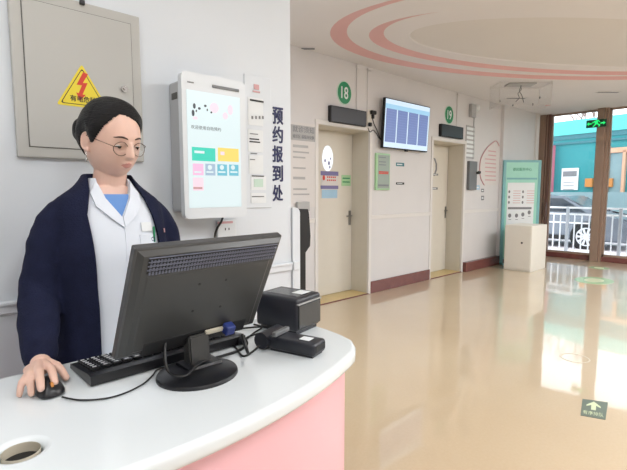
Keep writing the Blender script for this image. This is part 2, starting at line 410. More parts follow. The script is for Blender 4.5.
led(3.87, 4.52, 2.225, 2.42, 'dark unlit display panel under the number 18 sign')
led(6.30, 6.97, 2.255, 2.445, 'dark unlit display panel under the number 19 sign')
# television
ty_ = W2-0.10; ta = hit(384.5,97.2,'y',ty_); tb_ = hit(428.3,152.3,'y',ty_)
t = thing('television', 'wall mounted television showing blue columns between the two doors', 'television', ((ta.x+tb_.x)/2, W2, (ta.z+tb_.z)/2))
w, h = (tb_.x-ta.x)/2, (ta.z-tb_.z)/2; yo = -0.10
tm = Matrix.Translation((0,yo,0)) @ Matrix.Rotation(R(3), 4, 'X')
bm = NB(); box(bm, -w, w, 0, 0.045, -h, h, bev=0.006, mtx=tm); link('housing', bm, 'black_matte', t)
bm = NB(); box(bm, -w+0.012, w-0.012, -0.003, 0.001, -h+0.016, h-0.012, mtx=tm); link('screen', bm, 'tv_white', t)
bm = NB(); box(bm, -w+0.012, w-0.012, -0.0045, -0.003, h-0.135, h-0.075, mtx=tm); link('banner', bm, 'tv_cyan', t)
for i in range(4):
    u0 = -w+0.03+i*(2*w-0.05)/4
    bm = NB(); box(bm, u0, u0+(2*w-0.05)/4-0.025, -0.005, -0.0035, -h+0.085, h-0.135, mtx=tm, mi=0)
    for j in range(12): box(bm, u0+0.02, u0+(2*w-0.05)/4-0.045, -0.0056, -0.005, h-0.165-j*0.034, h-0.160-j*0.034, mtx=tm, mi=1)
    link('queue_column', bm, None, t, mats=['tv_lav','tv_blue'])
bm = NB(); box(bm, -0.2, 0.2, yo+0.045, 0.0, -0.15, 0.15); link('wall_bracket', bm, 'black_matte', t)
bm = NB(); box(bm, -0.03, 0.02, yo-0.0, yo+0.03, -h-0.02, -h, bev=0.003); link('sensor', bm, 'black_matte', t)
# socket + plugs left of TV
p = hit(369,117,'y',W2)
t = thing('wall_socket', 'white double wall socket with two black plugs left of the television', 'socket', (p.x, W2, p.z))
bm = NB(); box(bm, -0.045, 0.045, -0.012, 0, -0.10, 0.10, bev=0.004); link('plate', bm, 'cream_door', t)
bm = NB(); box(bm, 0.0, 0.10, -0.05, -0.012, 0.035, 0.085, bev=0.01); box(bm, 0.03, 0.06, -0.045, -0.012, -0.02, 0.035, bev=0.006); link('plug', bm, 'black_matte', t)
bm = NB(); box(bm, -0.035, 0.015, -0.045, -0.012, -0.125, -0.075, bev=0.01); link('plug', bm, 'black_matte', t)
bm = NB(); P_ = [hit(a,b,'y',W2-0.02) for a,b in ((372,116),(374,124),(377,130),(380,138),(384,146))]; tube(bm, spline(P_), 0.006, 8)
P_ = [hit(a,b,'y',W2-0.02) for a,b in ((368,128),(370,132),(373,130),(376,133),(380,139),(385,141))]; tube(bm, spline(P_), 0.005, 8)
tag(link('power_cable', bm, 'black_cable', smooth=True), 'thin black cables hanging from the wall socket to the television', 'cable')
# green framed card
p0 = hit(374.8,153,'y',W2); p1 = hit(388,190,'y',W2)
t = thing('notice_board', 'narrow pale green lit notice beneath the television left side', 'sign', ((p0.x+p1.x)/2, W2, (p0.z+p1.z)/2))
w=(p1.x-p0.x)/2; h=(p0.z-p1.z)/2
bm = NB(); box(bm, -w, w, -0.03, 0, -h, h, bev=0.004); link('frame', bm, 'green_pale', t)
bm = NB(); box(bm, -w+0.03, w-0.015, -0.033, -0.03, -h+0.02, h-0.02); link('sheet', bm, 'green_lit', t)
for z_ in (0.02, -0.0):
    bm = NB(); box(bm, -w+0.05, w-0.04, -0.035, -0.033, z_-0.03, z_-0.015); link('red_lettering', bm, 'ink_red', t)
bm = NB()
for z_ in (h-0.06, h-0.12, h-0.16): box(bm, -w+0.05, w-0.1, -0.035, -0.033, z_, z_+0.012)
box(bm, -w+0.04, w-0.03, -0.035, -0.033, -h+0.05, -h+0.075); link('grey_lettering', bm, 'ink_grey', t)
# small label strips
def strip(px, py, wpx, hpx, m, label, y=W2, name='label_strip', cat='label', group=None):
    a = hit(px-wpx/2, py, 'y', y); b = hit(px+wpx/2, py, 'y', y); zt = hit(px, py-hpx/2, 'y', y).z; zb = hit(px, py+hpx/2, 'y', y).z
    bm = NB(); box(bm, a.x, b.x, y-0.004, y, zb, zt, mi=0); w_ = b.x-a.x; h_ = zt-zb
    box(bm, a.x+w_*0.1, b.x-w_*0.25, y-0.005, y-0.004, zb+h_*0.35, zb+h_*0.65, mi=1)
    return tag(link(name, bm, None, mats=[m, 'paper']), label, cat, group)
strip(400, 164.5, 8, 3.5, 'teal_dark', 'upper small dark strip label on the wall below the television')
strip(400, 183.5, 8, 2.2, 'ink_black', 'lower small dark strip label on the wall below the television')
strip(435, 174.5, 6, 1.8, 'ink_grey', 'upper small grey label on the farther door', y=YD)
strip(434.5, 188.5, 6, 2.2, 'ink_grey', 'lower small grey label on the farther door', y=YD)
# round-topped faint sticker on door 19
bm = NB(); prism(bm, [(hit(x_,y_,'y',YD).x, hit(x_,y_,'y',YD).z) for x_,y_ in ((433.5,158),(435,158),(437,164),(437,170),(434.5,176),(433.5,176),(435.5,169),(435.5,164))], 0.002, XZ(YD))
tag(link('curved_sticker', bm, 'ink_grey'), 'thin grey curved sticker on the farther door', 'sticker')
# door 18: oval glass, mask notice, green sticker
p = hit(327.5, 158.5, 'y', YD)
t = thing('oval_window', 'bright white oval viewing glass in the nearer door', 'window', (p.x, YD, p.z))
bm = NB(); prism(bm, ellipse(0,0,0.098,0.165,32), 0.006, XZ(0)); link('pane', bm, 'door_glass', t)
bm = NB(); 
for (u,v,r_) in ((-0.05,-0.03,0.014),(0.02,-0.06,0.018),(0.05,0.0,0.01),(0.035,-0.11,0.012)): prism(bm, ellipse(u,v,r_,r_*1.5,10), 0.001, XZ(-0.006))
link('decal', bm, 'lavender', t)
def D(px0, px1, py0, py1, y): 
    a = hit(px0, py0, 'y', y); b = hit(px1, py1, 'y', y); return a.x, b.x, b.z, a.z
x0_,x1_,z0_,z1_ = D(320.5,338,171,198,YD)
t = thing('door_notice', 'white notice with blue bands and red print on the nearer door', 'sign', ((x0_+x1_)/2, YD, (z0_+z1_)/2)); w=(x1_-x0_)/2; h=(z1_-z0_)/2
bm = NB(); box(bm, -w+.01, w-.01, -0.003, 0, -h, h); link('sheet', bm, 'paper_warm', t)
bm = NB(); box(bm, -w, w, -0.005, -0.003, h-0.055, h); box(bm, -w, w, -0.005, -0.003, -h+0.12, -h+0.165); link('blue_band', bm, 'lavender', t)
bm = NB(); box(bm, -w+0.02, w-0.02, -0.0045, -0.003, -h, -h+0.11); link('pale_blue_panel', bm, 'pale_blue', t)
bm = NB(); prism(bm, ellipse(-w*0.65, 0.09, 0.022, 0.035, 14), 0.001, XZ(-0.003))
for z_ in (0.09, 0.05): 
    for i in range(5): box(bm, -w*0.3+i*0.035, -w*0.3+i*0.035+0.022, -0.0045, -0.003, z_, z_+0.02)
link('red_print', bm, 'ink_red', t)
x0_,x1_,z0_,z1_ = D(341.5,350.5,175,186,YD)
bm = NB(); box(bm, x0_,x1_, YD-0.003, YD, z0_, z1_)
for j in range(2): box(bm, x0_+.02,x1_-.02, YD-0.004, YD-0.003, z1_-0.05-j*0.05, z1_-0.035-j*0.05, mi=1)
tag(link('sticker', bm, None, mats=['green_pale','green_sign']), 'small pale green sticker right of the door notice', 'sticker')
# long notice left of door 18
x0_,x1_,z0_,z1_ = D(287,315.5,121,207,W2)
t = thing('information_board', 'tall pale pink notice of small print left of the nearer door', 'sign', (x0_, W2, z0_)); w = x1_-x0_; h = z1_-z0_
bm = NB(); box(bm, 0, w, -0.006, 0, 0, h); link('sheet', bm, 'paper_warm', t)
bm = NB(); box(bm, 0.05, w-0.005, -0.009, -0.006, h-0.20, h-0.03); link('grey_header', bm, 'plate_grey', t)
for nm_, ss, zz, hh in (('header_text','就诊须知', h-0.075, 0.07),('header_subtext','候诊区 请保持安静', h-0.155, 0.045)): text(nm_, ss, 0.1, 'ink_grey', t, face_mtx(w/2+0.02,-0.0095,zz), 0.001, width=w*0.75, height=hh)
bm = NB()
zz = h-0.28; i = 0
while zz > 0.12:
    l = random.uniform(0.4, 0.8)*w; box(bm, 0.08, 0.08+l, -0.0075, -0.006, zz, zz+(0.018 if i % 4 else 0.03)); zz -= random.choice((0.06, 0.09, 0.12)); i += 1
link('small_print', bm, 'plate_grey', t)
x0_,x1_,z0_,z1_ = D(295,307,202,211,W2)
bm = NB(); box(bm, x0_,x1_, W2-0.05, W2-0.01, z0_, z1_, bev=0.004)
tag(link('small_box', bm, 'plate_grey'), 'small mottled grey box under the tall notice by the wall end', 'box')
# ---- right of door 19
x0_,x1_,z0_,z1_ = D(466.0,473.5,125,159,W2)
t = thing('name_plate', 'grey striped staff list plate right of the farther door', 'sign', (x0_, W2, z0_)); w=x1_-x0_; h=z1_-z0_
bm = NB(); box(bm, 0,w,-0.01,0,0,h); link('plate', bm, 'plate_grey', t)
bm = NB()
for j in range(7): box(bm, 0.02, w-0.02, -0.012,-0.01, 0.03+j*h/7.4, 0.03+j*h/7.4+0.045)
link('white_row', bm, 'paper', t)
x0_,x1_,z0_,z1_ = D(467.2,474.0,161,190,W2)
t = thing('control_box', 'dark grey narrow control box with black knob below the staff list', 'box', (x0_, W2, z0_)); w=x1_-x0_; h=z1_-z0_
bm = NB(); box(bm, 0,w,-0.05,0,0,h, bev=0.006); link('housing', bm, 'box_dark', t)
bm = NB(); cyl(bm, (w-0.015,-0.10,h*0.6), 0.022, 0.05, 'y', 14); box(bm, w-0.06, w+0.03, -0.105, -0.085, h*0.58, h*0.66, bev=0.005); link('knob', bm, 'black_matte', t)
x0_,x1_,z0_,z1_ = D(469,473,104,118,W2)
bm = NB(); box(bm, x0_,x1_, W2-0.06, W2, z0_, z1_, bev=0.006); tag(link('wall_speaker', bm, 'plate_grey'), 'small grey box high on the wall near the ceiling corner', 'speaker')
p = hit(477.5,108,'y',W2-0.05); bm = NB(); ell(bm, p, (0.05,0.04,0.06), 14); tube(bm, [p, (p.x,W2,p.z)], 0.015, 8)
tag(link('wall_lamp', bm, 'paper', smooth=True), 'small white globe fitting high on the wall corner', 'lamp')
bm = NB(); tube(bm, [(p.x-0.03,W2-0.01,p.z), (p.x-0.03,W2-0.01,1.95)], 0.008, 6); tag(link('conduit', bm, 'plate_grey'), 'thin grey conduit running down from the white globe fitting', 'conduit')
# oval poster with pink outline
pts = [(hit(a,b,'y',W2-0.004).x, hit(a,b,'y',W2-0.004).z) for a,b in ((499,146),(496,141),(491,144),(486,149),(481,158),(479.5,168),(480.5,178),(484,185))]
t = thing('wall_poster', 'round pale pink outlined poster of small print behind the green board', 'poster', (0,0,0))
bm = NB(); tube(bm, spline([(u, W2-0.008, v) for u,v in pts]), 0.009, 6); link('pink_outline', bm, 'ink_pink', t)
bm = NB(); prism(bm, pts+[(8.4,pts[-1][1]),(8.4,pts[0][1])], 0.002, XZ(W2)); link('sheet', bm, 'paper_warm', t)
bm = NB()
for j in range(8):
    a = hit(485,151+j*4.2,'y',W2); box(bm, a.x+(0.12 if j<2 else 0), min(8.35,a.x+0.42), W2-0.004, W2-0.002, a.z, a.z+0.02)
link('print', bm, 'ink_pink', t)
for q,(px_,py_,w_,h_,m_,lb) in enumerate(((477.5,187.5,4,4.5,'pale_blue','small pale blue square notice beside the dark grey control box'),(482.5,190.5,2.6,3.4,'ink_grey','upper tiny grey wall sticker left of the green board'),(482.5,198,2.6,4.5,'ink_grey','lower tiny grey wall sticker left of the green board'))):
    strip(px_,py_,w_,h_,m_,lb,name='sticker',cat='sticker')
# ---- mint framed standing board (diagonal)
A = Vector((8.42,3.86,0)); B = Vector((8.95,3.385,0)); bw = (B-A).length; ang = math.atan2(B.y-A.y, B.x-A.x)
t = thing('standing_board', 'tall mint green framed standing information board behind the white cabinet', 'sign', A, ang)
bh = hit(500,160.5,'x',8.46).z
bm = NB()
box(bm, 0, 0.05, -0.02, 0.02, 0.0, bh, bev=0.004); box(bm, bw-0.05, bw, -0.02, 0.02, 0, bh, bev=0.004); box(bm, 0.05, bw-0.05, -0.02, 0.02, bh-0.04, bh); box(bm, 0.05, bw-0.05, -0.02, 0.02, 0.1, 0.14)
link('frame', bm, 'teal_edge', t)
bm = NB(); box(bm, 0.05, bw-0.05, -0.012, 0.012, 0.14, bh-0.04); link('panel', bm, 'mint', t)
bm = NB(); box(bm, 0.09, bw-0.11, -0.018, -0.012, 0.3, bh-0.42); link('sheet', bm, 'paper', t)
bm = NB(); box(bm, 0.07, bw-0.07, -0.0165, -0.012, bh-0.36, bh-0.33); link('divider', bm, 'teal_edge', t)
text('title', '便民服务中心', 0.06, 'green_sign', t, face_mtx(bw/2,-0.0125,bh-0.17), 0.002, width=bw*0.5, height=0.06)
bm = NB()
zt = bh-0.42
for cx_ in (0.14, 0.40):
    for j in range(6): box(bm, cx_+0.06, cx_+0.20, -0.0195,-0.018, zt-0.16-j*0.045, zt-0.15-j*0.045)
link('red_print', bm, 'ink_pink', t)
bm = NB()
for cx_ in (0.125, 0.385):
    for j in range(3): prism(bm, ellipse(cx_, zt-0.17-j*0.10, 0.018, 0.028, 10), 0.0015, XZ(-0.018))
box(bm, 0.11, bw-0.15, -0.0195,-0.018, zt-0.50, zt-0.46)
for cx_,dz in ((0.15,0),(0.28,0),(0.40,0.02),(0.52,0.06)):
    prism(bm, ellipse(cx_, zt-0.62+dz, 0.03, 0.04, 12), 0.0015, XZ(-0.018)); box(bm, cx_-0.02, cx_+0.03, -0.0195,-0.018, zt-0.70+dz, zt-0.69+dz)
link('dark_icons', bm, 'ink_grey', t)
for x_ in (0.03, bw-0.03):
    bm = NB(); box(bm, x_-0.03, x_+0.03, -0.16, 0.16, 0.0, 0.03, bev=0.008); link('foot', bm, 'teal_edge', t)
# ---- white cabinet
t = thing('cabinet', 'plain white cabinet with a black lock standing by the window', 'cabinet', (7.956, 3.10, 0))
bm = NB(); box(bm, 0.0, 0.66, 0.0, 0.47, 0.0, 0.80, bev=0.006); link('body', bm, 'podium_white', t)
bm = NB(); box(bm, -0.012, 0.0, 0.015, 0.455, 0.03, 0.79, bev=0.003); link('door', bm, 'podium_white', t)
bm = NB(); cyl(bm, (-0.024, 0.16, 0.50), 0.016, 0.012, 'x', 14); link('lock', bm, 'black_matte', t)
# ---- exit sign hung by the window
c0 = hit(586.5,119.5,'x',WX-0.14); c1 = hit(606,127.5,'x',WX-0.14)
t = thing('exit_sign', 'lit green running man exit sign hanging before the window post', 'sign', (WX-0.14,(c0.y+c1.y)/2,(c0.z+c1.z)/2)); w=(c0.y-c1.y)/2; h=(c0.z-c1.z)/2*0.78
bm = NB(); box(bm, 0, 0.03, -w, w, -h, h, bev=0.004); link('housing', bm, 'exit_dark', t)
YZ = lambda x: (lambda u, v, q: Vector((x-q, -u, v)))
bm = NB()
prism(bm, ellipse(0.01, h*0.70, 0.015, 0.016, 12), 0.003, YZ(0))
for poly in ([(-0.03,0.05),(0.03,0.06),(0.03,-0.01),(-0.02,-0.01)], [(-0.03,0.05),(-0.07,0.02),(-0.065,0.005),(-0.02,0.03)], [(0.03,0.05),(0.06,0.015),(0.07,0.025),(0.035,0.07)], [(-0.02,-0.01),(-0.06,-0.055),(-0.045,-0.065),(0.01,-0.01)], [(0.0,-0.01),(0.05,-0.035),(0.04,-0.065),(0.06,-0.065),(0.07,-0.025),(0.03,0.0)]):
    prism(bm, poly, 0.003, YZ(0))
link('running_figure', bm, 'exit_green', t)
for s in (-1, 1):
    bm = NB(); prism(bm, [(s*0.075,0.012),(s*0.125,0.012),(s*0.125,0.035),(s*0.16,0.0),(s*0.125,-0.035),(s*0.125,-0.012),(s*0.075,-0.012)], 0.003, YZ(0)); link('arrow', bm, 'exit_green', t)
bm = NB(); 
for s in (-0.12, 0.12): tube(bm, [(0.015, s, h), (0.015, s, ZC-(c0.z+c1.z)/2)], 0.003, 6)
link('hanging_rod', bm, 'steel', t)
# ---- hanging acrylic box under ceiling
t = thing('acrylic_box', 'clear acrylic box with wires hanging below the ceiling near the corner', 'box', (7.0, 3.0, ZC), R(-43))
bm = NB(); s_ = 0.38; zt_, zb_ = -0.02, -0.34
for a in (-s_, s_):
    for b in (-s_*0.5, s_*0.5): tube(bm, [(a,b,0),(a,b,zb_)], 0.003, 6)
for z_ in (zt_, zb_):
    for a in (-s_*0.5, s_*0.5): box(bm, -s_, s_, a-0.002, a+0.002, z_-0.002, z_+0.002)
    for a in (-s_, s_): box(bm, a-0.002, a+0.002, -s_*0.5, s_*0.5, z_-0.002, z_+0.002)
link('edges', bm, 'ceiling_inner', t)
bm = NB(); box(bm, -s_, s_, -s_*0.5-0.002, -s_*0.5, zb_, 0); box(bm, -s_, s_, s_*0.5, s_*0.5+0.002, zb_, 0); box(bm, -s_-0.002, -s_, -s_*0.5, s_*0.5, zb_, 0); box(bm, s_, s_+0.002, -s_*0.5, s_*0.5, zb_, 0); link('panes', bm, 'acrylic', t)
bm = NB(); box(bm, -0.2, 0.2, -0.1, 0.1, -0.02, 0.0, bev=0.004); link('base_plate', bm, 'plate_grey', t)
bm = NB(); tube(bm, spline([(0.0,0,-0.02),(0.02,0.01,-0.08),(-0.03,0,-0.14),(0.0,0.02,-0.2),(-0.06,0,-0.26)]), 0.005, 6); tube(bm, spline([(0.02,0,-0.02),(-0.01,0,-0.1),(0.03,0,-0.17),(0.06,0,-0.27)]), 0.005, 6)
for q in ((-0.3,-0.25),(0.2,-0.3),(0.3,-0.2),(-0.1,-0.31)): ell(bm, (q[0],0,q[1]), (0.012,0.012,0.018), 8)
link('wires', bm, 'ink_grey', t)
# ---- ceiling slots and downlights
for i,(px_,py_,ln,lb) in enumerate(((516,98,0.34,'slim dark ceiling vent slot near the hanging acrylic box'),(608,92,0.36,'slim dark ceiling vent slot near the window'),(308,48,0.18,'small dark ceiling vent above the nearer door wall'),(440,69,0.10,'small ceiling fitting in the recessed ring'))):
    p = hit(px_,py_,'z',ZC); t = thing('ceiling_vent', lb, 'vent', (p.x,p.y,ZC), R(-43) , 'ceiling vents')
    if i == 3: t.location.z = ZC+0.07
    bm = NB(); box(bm, -ln/2, ln/2, -0.05, 0.05, -0.008, 0, bev=0.002); link('frame', bm, 'ceiling_paint', t)
    bm = NB(); box(bm, -ln/2+0.015, ln/2-0.015, -0.03, 0.03, -0.010, -0.008); link('slot', bm, 'ink_grey', t)
for (px_,py_) in ((548,105),(361,27)):
    p = hit(px_,py_,'z',ZC if px_ > 400 else ZC+0.07); bm = NB(); cyl(bm, (p.x,p.y,(ZC if px_ > 400 else ZC+0.07)-0.012), 0.045, 0.012, 'z', 16)
    tag(link('downlight', bm, 'ceiling_pink' if px_ > 400 else 'pale_wall'), 'tiny round ceiling fitting ' + ('close to the window' if px_ > 400 else 'on the pink edged ring'), 'light')
# ---- floor marks
def quad_floor(pts, z=0.0): return [(hit(a,b,'z',z).x, hit(a,b,'z',z).y) for a,b in pts]
q = quad_floor([(582.5,399),(608,402.5),(605.5,420),(580.5,415.5)])
t = thing('floor_sticker', 'dark green square floor sticker with arrow on the tan floor', 'sticker', (0,0,0))
bm = NB(); prism(bm, q, 0.002, XY(0.0)); link('base', bm, 'floor_mark_grey', t)
q0 = Vector(q[3]); eu = (Vector(q[2])-q0); ev = (Vector(q[0])-q0)
fl = lambda z: (lambda u, v, w: Vector((*(q0+eu*u+ev*v), z+w)))
bm = NB(); prism(bm, [(0.5,0.93),(0.2,0.68),(0.2,0.6),(0.4,0.7),(0.4,0.42),(0.6,0.42),(0.6,0.7),(0.8,0.6),(0.8,0.68)], 0.001, fl(0.002)); link('arrow', bm, 'floor_mark_pale', t)
mt = Matrix(((eu.x, ev.x, 0, (q0+eu*0.5+ev*0.22).x), (eu.y, ev.y, 0, (q0+eu*0.5+ev*0.22).y), (0,0,1,0.002), (0,0,0,1)))
text('lettering', '有序排队', 0.2, 'floor_mark_pale', t, mt, 0.001, width=0.84, height=0.22)
for (px_,py_,a_,b_,lb) in ((599,268,0.16,0.16,'small green round floor sticker nearest the window'),(594,280.5,0.34,0.26,'larger green and yellow floor sticker before the window')):
    p = hit(px_,py_,'z',0); t = thing('floor_sticker', lb, 'sticker', (p.x,p.y,0), 0)
    bm = NB(); prism(bm, ellipse(0,0,a_,b_,24), 0.002, XY(0)); link('base', bm, 'floor_mark_green', t)
    bm = NB(); prism(bm, ellipse(0,0,a_*0.55,b_*0.5,20), 0.001, XY(0.002)); link('centre', bm, 'floor_mark_pale', t)
p = hit(575,358,'z',0); bm = NB()
for i in range(32):
    a = 2*pi*i/32; b_ = 2*pi*(i+1)/32
    prism(bm, [(p.x+0.10*cos(a),p.y+0.10*sin(a)),(p.x+0.112*cos(a),p.y+0.112*sin(a)),(p.x+0.112*cos(b_),p.y+0.112*sin(b_)),(p.x+0.10*cos(b_),p.y+0.10*sin(b_))], 0.0015, XY(0))
tag(link('ring_mark', bm, 'beige_plastic'), 'faint circular outline mark on the tan floor', 'mark')
# ================================================================ NEAR WALL
# electric cabinet
ax0 = hit(13,80,'y',W1).x; ax1 = hit(142,80,'y',W1).x; zb = hit(80,159.5,'y',W1).z; zt = hit(110,10,'y',W1).z
fr = W1-0.02
bx0, bx1 = hit(13,80,'y',fr).x, hit(141.5,80,'y',fr).x; bz0 = hit(80,159.3,'y',fr).z; bz1 = hit(110,9.3,'y',fr).z
t = thing('electrical_cabinet', 'grey metal electrical cabinet on the white wall behind the woman', 'cabinet', (bx0, W1, bz0)); w = bx1-bx0; h = bz1-bz0
bm = NB(); box(bm, 0, w, -0.02, 0.0, 0, h, bev=0.004); link('frame', bm, 'box_grey', t)
e = 0.036
bm = NB(); box(bm, e-0.0025, w-e+0.0025, -0.0207, -0.019, e-0.0025, h-e+0.0025); link('seam', bm, 'seam', t)
bm = NB(); box(bm, e, w-e, -0.0255, -0.02, e, h-e, bev=0.0015); dr = link('door', bm, 'box_grey', t)
p = hit(124,89,'y',fr-0.006)-t.location
bm = NB(); cyl(bm, (p.x, -0.0355, p.z), 0.012, 0.01, 'y', 20); cyl(bm, (p.x, -0.0395, p.z), 0.006, 0.004, 'y', 14); link('lock', bm, 'chrome', dr, smooth=False)
p = hit(82,0,'y',fr-0.006)-t.location
bm = NB(); box(bm, p.x-0.008, p.x+0.008, -0.032, -0.0205, h-0.012, h+0.004, bev=0.002); link('catch', bm, 'plastic_black', t)
def w1(px, py, y): v = hit(px, py, 'y', y); return (v.x, v.z)
yy = fr-0.006
T = [w1(83.5,64.5,yy), w1(56.5,104.5,yy), w1(109,110,yy)]
cxx = T[0][0]; half = 0.078; base = (T[1][1]+T[2][1])/2; top = T[0][1]; cxx = (T[1][0]+T[2][0])/2
t = thing('warning_sign', 'yellow triangular warning sign with red bolt on the electrical cabinet', 'sign', (cxx, yy, base)); hh = top-base; half = (T[2][0]-T[1][0])/2
def rtri(s, k=4, r=0.01):
    V = [(-half*s, hh*(1-s)*0.33), (half*s, hh*(1-s)*0.33), (0, hh*(1-s)*0.33+hh*s)]; out = []
    for i in range(3):
        p0, p1, p2 = Vector(V[i-1]), Vector(V[i]), Vector(V[(i+1)%3]); a = p1+(p0-p1).normalized()*r; b = p1+(p2-p1).normalized()*r
        for j in range(k+1): tt = j/k; out.append(tuple(a*(1-tt)**2+p1*2*tt*(1-tt)+b*tt*tt))
    return out
bm = NB(); prism(bm, rtri(1.0), 0.001, XZ(0)); link('panel', bm, 'sign_yellow', t)
bm = NB(); prism(bm, rtri(0.86), 0.0004, XZ(-0.001)); link('black_border', bm, 'ink_black', t)
bm = NB(); prism(bm, rtri(0.81), 0.0004, XZ(-0.0014)); link('inner_panel', bm, 'sign_yellow', t)
bm = NB(); prism(bm, [(a*0.052-0.002, b*0.052+hh*0.47) for a,b in ((0.1,1.0),(-0.35,0.1),(-0.02,0.1),(-0.25,-0.45),(-0.4,-0.4),(-0.2,-0.95),(0.2,-0.5),(0.0,-0.5),(0.35,0.3),(0.05,0.28),(0.4,0.9))], 0.0004, XZ(-0.0018)); link('bolt', bm, 'ink_red', t)
text('lettering', '有电危险', 0.02, 'ink_black', t, face_mtx(0,-0.0018,hh*0.185), 0.0004, width=0.086, height=0.021, bold=0.02)
# kiosk
kf = 1.658
kx0, kx1 = 0.836, hit(246,150,'y',kf).x; kz1 = hit(184,70.5,'y',kf).z; kz0 = hit(192,219,'y',kf).z
t = thing('check_in_kiosk', 'white wall mounted touch screen kiosk right of the woman', 'kiosk', ((kx0+kx1)/2, W1, kz0)); w = (kx1-kx0)/2; h = kz1-kz0; dep_ = kf-W1
bm = NB(); prism(bm, rrect(-w, w, 0, h, 0.022), 0.03, XZ(dep_+0.03)); link('front_shell', bm, 'kiosk_white', t, smooth='auto')
bm = NB(); box(bm, -w+0.004, w-0.004, dep_+0.03, 0.0, 0.025, h-0.03, bev=0.01); link('rear_housing', bm, 'kiosk_side', t)
bm = NB(); box(bm, -w+0.002, -w+0.004, dep_+0.045, -0.03, h-0.10, h-0.075); link('side_port', bm, 'seam', t)
sx0 = hit(187.8,150,'y',kf).x-t.location.x; sx1 = hit(240.3,150,'y',kf).x-t.location.x; sz1 = hit(188.5,89.5,'y',kf).z-kz0; sz0 = hit(191,208,'y',kf).z-kz0
bm = NB(); box(bm, sx0, sx1, dep_-0.002, dep_, sz0, sz1); scr = link('screen', bm, 'screen_white', t)
def sq(px0, px1, py0, py1, m, nm='tile', yo=0.003):
    a = hit(px0, py0, 'y', kf); b = hit(px1, py0, 'y', kf); c = hit(px0, py1, 'y', kf); L_ = t.location
    bm = NB(); box(bm, a.x-L_.x, b.x-L_.x, dep_-yo, dep_-0.002, c.z-L_.z, a.z-L_.z); return link(nm, bm, m, scr)
sq(191.5,214.8,146.8,160.5,'screen_teal'); sq(217.5,238.2,147.5,161,'screen_yellow')
sq(192.5,203,163.5,175,'screen_pink'); sq(205,214.8,163.7,175.3,'screen_lilac'); sq(217,226.6,164.2,175.5,'screen_sky'); sq(228.8,238,164.5,175.6,'screen_sky'); sq(192.7,203,177.5,190.5,'screen_palepink')
sq(193,202,187,189,'ink_pink','caption',0.0035)
for a_,b_ in ((194,201),(206,213),(218,225),(230,237)): sq(a_,b_,171.2,172.8,'screen_white','caption',0.0035)
sq(194,204,150.5,153,'screen_white','caption',0.0035); sq(220,224,151.5,155,'screen_palepink','icon',0.0035)
for a_ in (208,220,231): 
    p = hit(a_+1.5,167.5,'y',kf)-t.location; bm = NB(); prism(bm, ellipse(p.x,p.z,0.010,0.010,14), 0.001, XZ(dep_-0.003)); link('icon', bm, 'screen_white', scr)
# printed figure group on the screen top
bm = NB()
for (a_,b_,u,v) in ((194,106,0.006,0.011),(192.8,113,0.006,0.013),(199,108.5,0.006,0.005),(205,106,0.006,0.005),(196,111,0.003,0.005),(207,110,0.003,0.005),(211,112.5,0.004,0.004)):
    p = hit(a_,b_,'y',kf)-t.location; prism(bm, ellipse(p.x,p.z,u,v,10), 0.001, XZ(dep_-0.002))
link('dark_figures', bm, 'screen_grey', scr)
for (a_,b_,u,v) in ((225,116,0.012,0.014),(195,118,0.010,0.006),(214,108,0.02,0.02),(230,110,0.012,0.02)):
    bm = NB(); p = hit(a_,b_,'y',kf)-t.location; prism(bm, ellipse(p.x,p.z,u,v,14), 0.0006, XZ(dep_-0.002)); link('pale_figure', bm, 'screen_palepink', scr)
p = hit(206,128.3,'y',kf)-t.location
text('greeting', '欢迎使用自助预约', 0.02, 'screen_grey', scr, face_mtx(p.x,dep_-0.0025,p.z), 0.0005, width=0.135, height=0.015)
a = hit(212,86,'y',kf)-t.location; b = hit(238.8,91,'y',kf)-t.location; zc = (a.z+b.z)/2
bm = NB(); box(bm, a.x, b.x, dep_-0.004, dep_, zc-0.006, zc+0.006, bev=0.002); link('camera_slot', bm, 'box_dark', t)
a = hit(190,82,'y',kf)-t.location
bm = NB(); box(bm, a.x-0.012, a.x+0.016, dep_-0.001, dep_, a.z-0.003, a.z+0.002); link('small_logo', bm, 'ink_grey', t)
# side instruction panel next to kiosk
yp = W1-0.0055
def DD(px0,px1,py0,py1): a = hit(px0,py0,'y',yp); b = hit(px1,py1,'y',yp); return a.x,b.x,b.z,a.z
px0_, px1_, pz0_, pz1_ = DD(246,271,197,85)[0], DD(246,271,197,85)[1], hit(258,208,'y',yp).z, hit(258,76,'y',yp).z
t = thing('instruction_panel', 'pale narrow instruction panel with printed leaflets right of the kiosk', 'sign', (px0_, W1, pz0_)); w = px1_-px0_; h = pz1_-pz0_
bm = NB(); box(bm, 0, w, -0.005, 0, 0, h, bev=0.002); link('panel', bm, 'white_paint', t)
def pp(px0,px1,py0,py1,m,nm):
    a = hit(px0,(py0+py1)/2,'y',yp); b = hit(px1,(py0+py1)/2,'y',yp); c_ = (px0+px1)/2; zt_ = hit(c_,py0,'y',yp).z; zb_ = hit(c_,py1,'y',yp).z
    bm = NB(); box(bm, a.x-px0_, b.x-px0_, yp-W1-0.0012, -0.004, zb_-pz0_, zt_-pz0_); return link(nm, bm, m, t)
pp(248,263,98,125.5,'paper','leaflet'); pp(248,263,130,152,'paper','leaflet'); pp(249,263,155,174,'paper','leaflet'); pp(251,266,176,190,'paper','leaflet'); pp(251,266,193,203,'paper','leaflet')
yp2 = yp
yp = W1-0.0070
pp(250,263.5,100,101.8,'ink_black','slot')
pp(254,259,84.5,89.5,'ink_pink','red_logo'); pp(253,260,91,92.5,'ink_pink','red_caption')
for a_ in (251.5,255.2,258.8,262): pp(a_,a_+1.6,116,119,'ink_grey','character')
